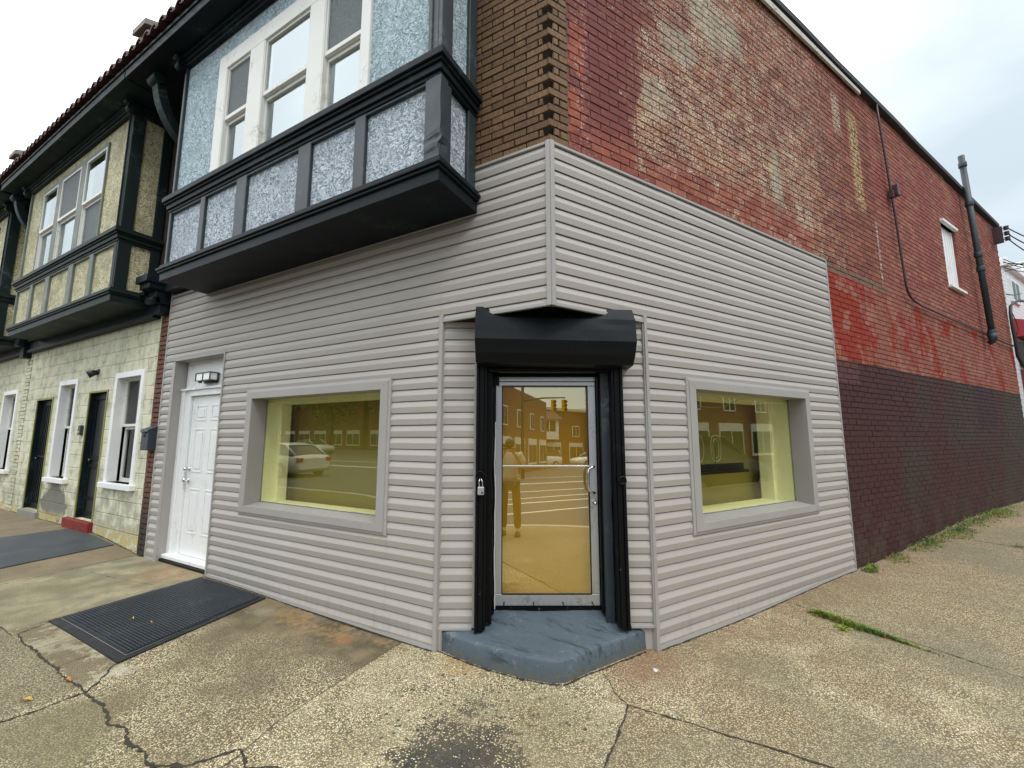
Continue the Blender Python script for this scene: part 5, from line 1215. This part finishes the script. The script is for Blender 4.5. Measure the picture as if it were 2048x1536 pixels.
m.box(17.0, 17.8, .50-.055, .50-.05, 5.6, 6.2); m.build('pane_backing', MT['darkin'], wv, FR)
m = MB(); m.hexa([(16.7,-.6,4.45),(20.5,-.6,4.45),(20.5,.5,4.45),(16.7,.5,4.45)], [(16.7,-.55,4.6),(20.5,-.55,4.6),(20.5,.5,5.0),(16.7,.5,5.0)]); m.build('awning', paint('red_awning', (.30, .02, .025), .6), wh, FR)
m = MB(); m.box(16.8, 20.5, .38, .5, 3.6, 4.3); m.build('shutter', paint('dark_shutter', (.07, .06, .06), .6), wh, FR)
m = MB(); m.box(16.8, 20.5, .40, .5, .1, 3.5); m.build('shop_front', paint('maroon_board', (.16, .03, .04), .6), wh, FR)

# ================================================================== ACROSS THE STREETS (seen mirrored in the shop glazing)
def far_block(cx, cy, rot, wdt, dep, hgt, mat, label, storeys=2, bayw=False, cornice=True, winmat='whitep'):
    F = Matrix.Translation((cx, cy, 0)) @ Matrix.Rotation(rot, 4, 'Z') @ Matrix.Diagonal((1, 1, .80, 1))      # front faces local -y
    o = thing('brick_building', (cx, cy, -.1), label, 'building')
    m = MB(); m.box(-wdt/2, wdt/2, 0, dep, -.2, hgt); m.build('wall', mat, o, F)
    if cornice: m = MB(); m.box(-wdt/2-.1, wdt/2+.1, -.25, dep, hgt, hgt+.35); m.build('cornice', MT['coping'], o, F)
    n_ = int(wdt/3.2)
    for s_ in range(storeys):
        for k in range(n_):
            x_ = -wdt/2+wdt*(k+.5)/n_; z_ = (3.9 if s_ else .6)+max(0, s_-1)*3.1
            if s_ == 0:
                m = MB(); m.box(x_-1.2, x_+1.2, -.06, .0, .5, 3.0); q = m.build('shop_front', MT['whitewood'], o, F); m = MB(); m.box(x_-1.1, x_-.05, -.07, -.06, .7, 2.4); m.box(x_+.05, x_+1.1, -.07, -.06, .7, 2.4); m.build('pane', MT['darkin'], q, F)
            elif not (bayw and abs(x_) < 2.2):
                m = MB(); m.box(x_-.6, x_+.6, -.05, .0, z_, z_+1.6); q = m.build('window', MT[winmat], o, F); m = MB(); m.box(x_-.52, x_-.04, -.06, -.05, z_+.1, z_+1.5); m.box(x_+.04, x_+.52, -.06, -.05, z_+.1, z_+1.5); m.build('pane', MT['darkin'], q, F)
    if bayw:
        m = MB(); m.box(-2, 2, -.8, 0, 3.4, 6.2); q = m.build('bay_window', MT['whitep'], o, F); m = MB()
        for a in (-1.5, -.45, .6): m.box(a, a+.9, -.82, -.8, 4.5, 6.0)
        m.build('pane', MT['darkin'], q, F); m = MB(); m.hexa([(-2.4,-1.2,6.2),(2.4,-1.2,6.2),(2.4,0,6.2),(-2.4,0,6.2)], [(-1.8,-.1,7.6),(1.8,-.1,7.6),(1.8,0,7.6),(-1.8,0,7.6)]); m.build('bay_roof', MT['tile'], q, F)
    return o
far_block(-24, -36, R(180), 34, 9, 12, MT['redbrick2'], 'long dark brick block behind the trees mirrored in the left window', 3, winmat='redbrick2')
far_block(-62, -36, R(180), 40, 9, 12, MT['redbrick2'], 'farther brick block behind the trees mirrored in the left window', 3, winmat='redbrick2')
dirv = Vector((math.sin(DA), -math.cos(DA), 0))          # outward from the entrance
RB = math.pi
far_block(23, -36, R(170), 15, 9, 7.6, MT['redbrick2'], 'two-storey brick shop with a white bay mirrored in the shop door', 2, True)
far_block(12.6, -22.6, R(136.6), 17, 7, 7.3, MT['redbrick2'], 'plain brick block in perspective mirrored at the left of the shop door', 2, cornice=False)
far_block(39, -33, R(165), 14, 9, 8.0, MT['redbrick2'], 'low brick shop mirrored at the right of the shop door', 2)
far_block(22.5, 12.5, math.pi+AL, 30, 7, 8.5, MT['redbrick2'], 'long brick wall across the side street mirrored in the right window', 2)
def tree(x, y, h, label):
    o = thing('street_tree', (x, y, -.1), label, 'tree', 'trees across the street seen only in the left window reflection')
    m = MB(); m.tube([(x, y, -.2), (x+.1, y, h*.25), (x-.1, y+.1, h*.5), (x, y, h*.8)], [.28, .22, .15, .04], 8)
    for k in range(7):
        a = k*.9; m.tube([(x, y, h*(.3+.06*k)), (x+math.cos(a)*h*.12, y+math.sin(a)*h*.12, h*(.42+.06*k)), (x+math.cos(a)*h*.24, y+math.sin(a)*h*.24, h*(.5+.06*k))], [.1, .06, .02], 6)
    m.build('trunk', MT['cable'], o)
    m = MB()
    for _ in range(2600):
        u = Vector((random.gauss(0,1), random.gauss(0,1), random.gauss(0,1))).normalized()*random.random()**.33
        p = Vector((x+u.x*h*.33, y+u.y*h*.33, h*.62+u.z*h*.36))
        if noise.noise(p*.8) < -.12: continue
        s_ = random.uniform(.12, .3); a = Vector((random.uniform(-1,1), random.uniform(-1,1), random.uniform(-1,1))).normalized()*s_; b = a.cross(Vector((random.uniform(-1,1), random.uniform(-1,1), 1))).normalized()*s_*.6
        m.quad(p-a, p+b, p+a, p-b)
    m.build('crown', MT['grass'], o, recalc=False)
for i, (x, y, h) in enumerate(((-22, -27, 11), (-30, -29, 12.5), (-38, -28, 11), (-47, -27, 12), (-14, -29, 10.5), (-56, -28, 12))): tree(x, y, h, ('tallest', 'broad', 'middle', 'slender', 'nearest', 'farthest')[i]+' leafy tree, number %d of the row mirrored in the left window' % (i+1))
def mat_car(n_, c): g = G(n_); return g.pbr(c, .22, spec=.6)
MT['carw'] = mat_car('white_car_paint', (.72, .73, .73)); MT['cark'] = mat_car('dark_car_paint', (.03, .03, .035)); MT['carglass'] = mat_car('car_glass', (.02, .025, .03)); MT['tyre'] = paint('tyre', (.02, .02, .02), .8)
MT['red'] = mat_car('tail_lamp', (.45, .02, .02))
def car(x, y, rot, mt, label, suv=False, z=-.13):
    F = Matrix.Translation((x, y, z)) @ Matrix.Rotation(rot, 4, 'Z'); o = thing('parked_car', (x, y, z), label, 'car', 'cars parked in the street')
    H_ = 1.75 if suv else 1.45
    # (x, half width, bottom, shoulder) then cabin loft
    st = [(-2.28,.72,.40,.80),(-2.2,.84,.28,.92),(-1.7,.90,.22,.98),(-.9,.92,.20,1.0),(.3,.92,.20,.98),(1.2,.91,.22,.93),(1.9,.86,.25,.84),(2.25,.74,.32,.68),(2.32,.60,.40,.58)]
    if suv: st = [(a, b, c+.08, d+.12) for a, b, c, d in st]
    m = MB(); rows = []
    for (a, b, c, d) in st: rows.append([(a,-b*.9,c),(a,-b,c+.12),(a,-b,(c+d)/2),(a,-b*.97,d-.06),(a,-b*.86,d),(a,0,d+.03),(a,b*.86,d),(a,b*.97,d-.06),(a,b,(c+d)/2),(a,b,c+.12),(a,b*.9,c)])
    m.grid(rows, True, closev=True); m.quad(*rows[0]); m.quad(*rows[-1][::-1])
    body = m.build('body', mt, o, F)
    sh = st[3][3]-.04
    cab = [(-2.0 if not suv else -2.15, .70, sh, sh+.02), (-1.35 if not suv else -1.95, .66, sh, H_-.10), (-.7, .62, sh, H_), (.1, .62, sh, H_-.02), (.95 if not suv else 1.0, .74, sh, sh+.03)]
    m = MB(); rows = [[(a,-.84,c),(a,-b-.04,(c+d)/2+.06),(a,-b,d-.02),(a,0,d),(a,b,d-.02),(a,b+.04,(c+d)/2+.06),(a,.84,c)] for (a, b, c, d) in cab]
    m.grid(rows, False); m.build('cabin_glass', MT['carglass'], body, F)
    m = MB(); m.grid([[(a,-b+.0,d-.0),(a,-b*.6,d+.02),(a,b*.6,d+.02),(a,b,d)] for (a, b, c, d) in cab[1:4]], True)
    for sgn in (-1, 1):
        for (p, q) in ((0, 1), (3, 4)): m.tube([(cab[p][0], sgn*(cab[p][1]+.02), cab[p][3]), (cab[q][0], sgn*(cab[q][1]+.02), cab[q][3])], .035, 6)
        m.tube([(-.35, sgn*.80, sh), (-.4, sgn*.66, H_-.04)], .03, 6)
    m.build('roof', mt, body, F)
    for sx in (-1.4, 1.4):
        for sy in (-1, 1):
            m = MB(); rows = []
            for (r_, yy) in ((.20, .83), (.31, .83), (.33, .86), (.33, .94), (.30, .965), (.20, .965)): rows.append([(sx+r_*math.cos(t*math.pi/10), sy*yy, .33+r_*math.sin(t*math.pi/10)) for t in range(20)])
            m.grid(rows, True, closev=True); wq = m.build('wheel', MT['tyre'], o, F)
            m = MB(); m.tube([(sx, sy*.93, .33), (sx, sy*.95, .33)], .21, 14); m.build('rim', MT['alu'], wq, F)
    m = MB(); m.box(-2.30, -2.18, -.80, -.55, .70, .86); m.build('tail_lamp', MT['red'], o, F); m = MB(); m.box(-2.30, -2.18, .55, .80, .70, .86); m.build('tail_lamp', MT['red'], o, F)
    m = MB(); m.box(2.1, 2.27, -.74, -.5, .58, .70); m.build('headlight', MT['lens'], o, F); m = MB(); m.box(2.1, 2.27, .5, .74, .58, .70); m.build('headlight', MT['lens'], o, F)
    return o
car(25.5, -30.5, R(175), MT['carw'], 'white saloon across the street mirrored in the middle of the shop door')
car(18.8, -30.0, R(176), MT['carw'], 'white hatchback across the street mirrored left of the saloon in the shop door', True)
car(-36.0, -24.5, R(2), MT['carw'], 'white car across the street mirrored high in the left window')
car(-16.8, -8.6, R(178), MT['carw'], 'white car parked near the kerb, its tail mirrored low in the left window')
car(9.8, 5.4, R(58), MT['cark'], 'dark utility vehicle on the side street mirrored in the right window', True)
ts = thing('traffic_signal', (9.8, -17.3, -.1), 'traffic signal mast with two yellow heads mirrored in the shop door', 'traffic light')
m = MB(); m.tube([(9.8,-17.3,-.1),(9.8,-17.3,8.5)], [.11, .08], 10); m.tube([(9.8,-17.3,4.35),(10.8,-16.7,4.5),(11.9,-15.95,4.5)], [.06,.05,.035], 8); m.build('mast', MT['iron'], ts)
MT['sigy'] = paint('signal_yellow', (.55, .28, .02), .5)
for (x, y) in ((11.32,-16.33),(11.82,-15.98)):
    m = MB(); m.box(x-.12, x+.12, y-.10, y+.10, 3.70, 4.38); q = m.build('signal_head', MT['sigy'], ts, bevel=.02); m = MB()
    for k in range(3): m.tube([(x, y+.10, 3.82+k*.22), (x, y+.20, 3.82+k*.22)], .085, 12)
    m.build('signal_lens', MT['black'], q)
# unlit open-style tube sign hanging inside the right window
sg = thing('window_sign', FR @ Vector((2.1, .24, 1.4)), 'unlit tube sign with a rounded letter O inside the right shop window', 'sign')
m = MB(); m.box(1.66, 2.66, .225, .285, 1.235, 1.262); m.box(1.66, 2.66, .275, .285, 1.262, 1.33); m.build('ledge', MT['black'], sg, FR, bevel=.003)
def stadium(m, cx, cz, w_, h_, y, r):
    m.tube([(cx+w_*math.copysign(abs(math.cos(k*math.pi/16))**.6, math.cos(k*math.pi/16)), y, cz+h_*math.copysign(abs(math.sin(k*math.pi/16))**.85, math.sin(k*math.pi/16))) for k in range(33)], r, 6, caps=False)
m = MB(); stadium(m, 2.11, 1.485, .078, .125, .215, .0045); m.build('letter_outline', MT['tubeglass'], sg, FR)
m = MB(); stadium(m, 2.11, 1.485, .045, .092, .215, .0035); m.build('letter_inline', MT['tubeglass'], sg, FR)
m = MB(); stadium(m, 1.84, 1.485, .078, .125, .215, .0045); m.build('letter_outline', MT['tubeglass'], sg, FR)
m = MB(); m.tube([(2.11,.22,1.55),(2.11,.23,1.262)], .003, 6); m.build('stand_rod', MT['wire'], sg, FR); m = MB(); m.tube([(1.84,.22,1.55),(1.84,.23,1.262)], .003, 6); m.build('stand_rod', MT['wire'], sg, FR)
m = MB(); m.tube(sag((1.75,.22,1.93), (2.55,.22,1.985), .07), .0045, 5); m.build('cord', MT['tubeglass'], sg, FR)

# ------------------------------------------------------------------ photographer (behind the camera, mirrored in the shop door)
def person():
    P0 = Vector((1.46, -3.34, gh(1.4, -3.3))); F = Matrix.Translation(P0) @ Matrix.Rotation(DA+.06, 4, 'Z')      # faces local +y, towards the shop
    o = thing('person', P0, 'person in pale shirt and dark trousers holding a phone, mirrored in shop door', 'person')
    def skin(name, V, E, Rr, mt, par, sub=1):
        me = bpy.data.meshes.new(name); me.from_pydata(V, E, []); ob = bpy.data.objects.new(name, me); COL.objects.link(ob); me.materials.append(mt); ob.matrix_basis = F
        md = ob.modifiers.new('skin', 'SKIN'); md.use_smooth_shade = True
        for i, r_ in enumerate(Rr): me.skin_vertices[0].data[i].radius = (r_, r_*(.8 if r_ > .09 else 1))
        me.skin_vertices[0].data[0].use_root = True
        ob.modifiers.new('sub', 'SUBSURF').levels = sub; ob.modifiers['sub'].render_levels = sub; attach(ob, par); return ob
    V = [(0,0,.92),(0,0,1.08),(0,0,1.22),(0,0,1.36),(0,.0,1.45),(0,.01,1.50),(0,.02,1.57),(0,.02,1.64),
         (-.10,0,.88),(-.12,.02,.50),(-.12,-.02,.10),(-.12,.10,.04),(.10,0,.88),(.13,.10,.50),(.14,.10,.10),(.14,.22,.04),
         (-.18,0,1.40),(-.26,.02,1.18),(-.17,.24,1.30),(-.09,.33,1.44),(.18,0,1.40),(.26,.02,1.18),(.17,.24,1.30),(.09,.33,1.44)]
    E = [(0,1),(1,2),(2,3),(3,4),(4,5),(5,6),(6,7),(0,8),(8,9),(9,10),(10,11),(0,12),(12,13),(13,14),(14,15),(3,16),(16,17),(17,18),(18,19),(3,20),(20,21),(21,22),(22,23)]
    Rr = [.14,.125,.14,.14,.06,.055,.085,.07,.09,.06,.042,.04,.09,.06,.042,.04,.065,.048,.038,.03,.065,.048,.038,.03]
    g = G('skin'); sk = g.pbr(g.mix(g.noise(20), (.50, .32, .23), (.42, .25, .18)), .5)
    body = skin('body', V, E, Rr, sk, o, 2)
    shirt = paint('pale_shirt', (.55, .55, .5), .8, .1, .3); tro = paint('dark_trousers', (.06, .055, .045), .8, .2, .3)
    k = 1.14
    V2 = [(0,0,.90),(0,0,1.08),(0,0,1.22),(0,0,1.36),(0,0,1.43),(-.18,0,1.40),(-.25,.02,1.22),(.18,0,1.40),(.25,.02,1.22)]
    skin('shirt', V2, [(0,1),(1,2),(2,3),(3,4),(3,5),(5,6),(3,7),(7,8)], [.165,.15,.16,.16,.085,.085,.068,.085,.068], shirt, body, 2)
    skin('trousers', [(0,0,.95),(-.10,0,.86),(-.12,.02,.50),(-.12,-.02,.10),(.10,0,.86),(.13,.10,.50),(.14,.10,.10)], [(0,1),(1,2),(2,3),(0,4),(4,5),(5,6)], [.155,.11,.082,.065,.11,.082,.065], tro, body, 2)
    for sx, sy in ((-.12, .03), (.14, .15)):
        m = MB(); rows = []
        for (y, w_, h_) in ((-.10,.02,.05),(-.09,.045,.09),(0,.05,.10),(.08,.052,.075),(.15,.045,.055),(.18,.02,.03)): rows.append([(sx+w_*math.cos(t*math.pi/6), sy+y, .005+h_*max(0, math.sin(t*math.pi/6))) for t in range(7)])
        m.grid(rows, True); m.build('shoe', MT['black'], body, F)
    m = MB(); rows = []
    for i in range(9):
        a = math.pi/2-i*math.pi/2/8*1.25; rows.append([(.094*math.cos(a)*math.cos(t*math.pi/8), .015+.108*math.cos(a)*math.sin(t*math.pi/8)-.014, 1.615+.105*math.sin(a)) for t in range(16)])
    m.grid(rows, True, closev=True); m.build('hair', MT['bronze'], body, F)
    # face
    m = MB(); m.tube([(0,.095,1.60),(0,.118,1.575),(0,.10,1.565)], [.008,.013,.01], 8); m.build('nose', sk, body, F)
    m = MB()
    for sx in (-.03, .03): m.tube([(sx-.01,.098,1.607),(sx+.01,.098,1.607)], .005, 6)
    m.tube([(-.02,.094,1.537),(.02,.094,1.537)], .004, 6); m.build('face_features', MT['cable'], body, F)
    for sgn in (-1, 1):
        m = MB()
        base_ = Vector((sgn*.085, .335, 1.45))
        rows = [[(base_.x+.03*math.cos(t*math.pi/5)*w_, base_.y+.014*math.sin(t*math.pi/5), base_.z+h_) for t in range(10)] for h_, w_ in ((-.04, .8), (0, 1), (.045, 1.1), (.055, .8))]
        m.grid(rows, True, closev=True)
        for f_ in range(4):
            x_ = base_.x+(-.024+.016*f_); m.tube([(x_, base_.y, base_.z+.045), (x_, base_.y+.02, base_.z+.075+.004*(f_ % 3)), (x_-sgn*.01, base_.y+.035, base_.z+.085), (x_-sgn*.015, base_.y+.04, base_.z+.07)], [.009,.008,.008,.007], 7)
        m.tube([(base_.x-sgn*.03, base_.y, base_.z), (base_.x-sgn*.045, base_.y+.01, base_.z+.03), (base_.x-sgn*.04, base_.y+.025, base_.z+.05)], [.011,.010,.008], 7)
        m.build('hand', sk, body, F)
    ph = thing('phone', F @ Vector((0, .37, 1.53)), 'black phone held up by the person mirrored in the shop door', 'phone')
    m = MB(); m.box(-.08, .08, .360, .368, 1.505, 1.58); m.build('case', MT['black'], ph, F, bevel=.003)
    m = MB(); m.tube([(.055, .368, 1.56), (.055, .371, 1.56)], .009, 12); m.build('lens', MT['carglass'], ph, F)
person()
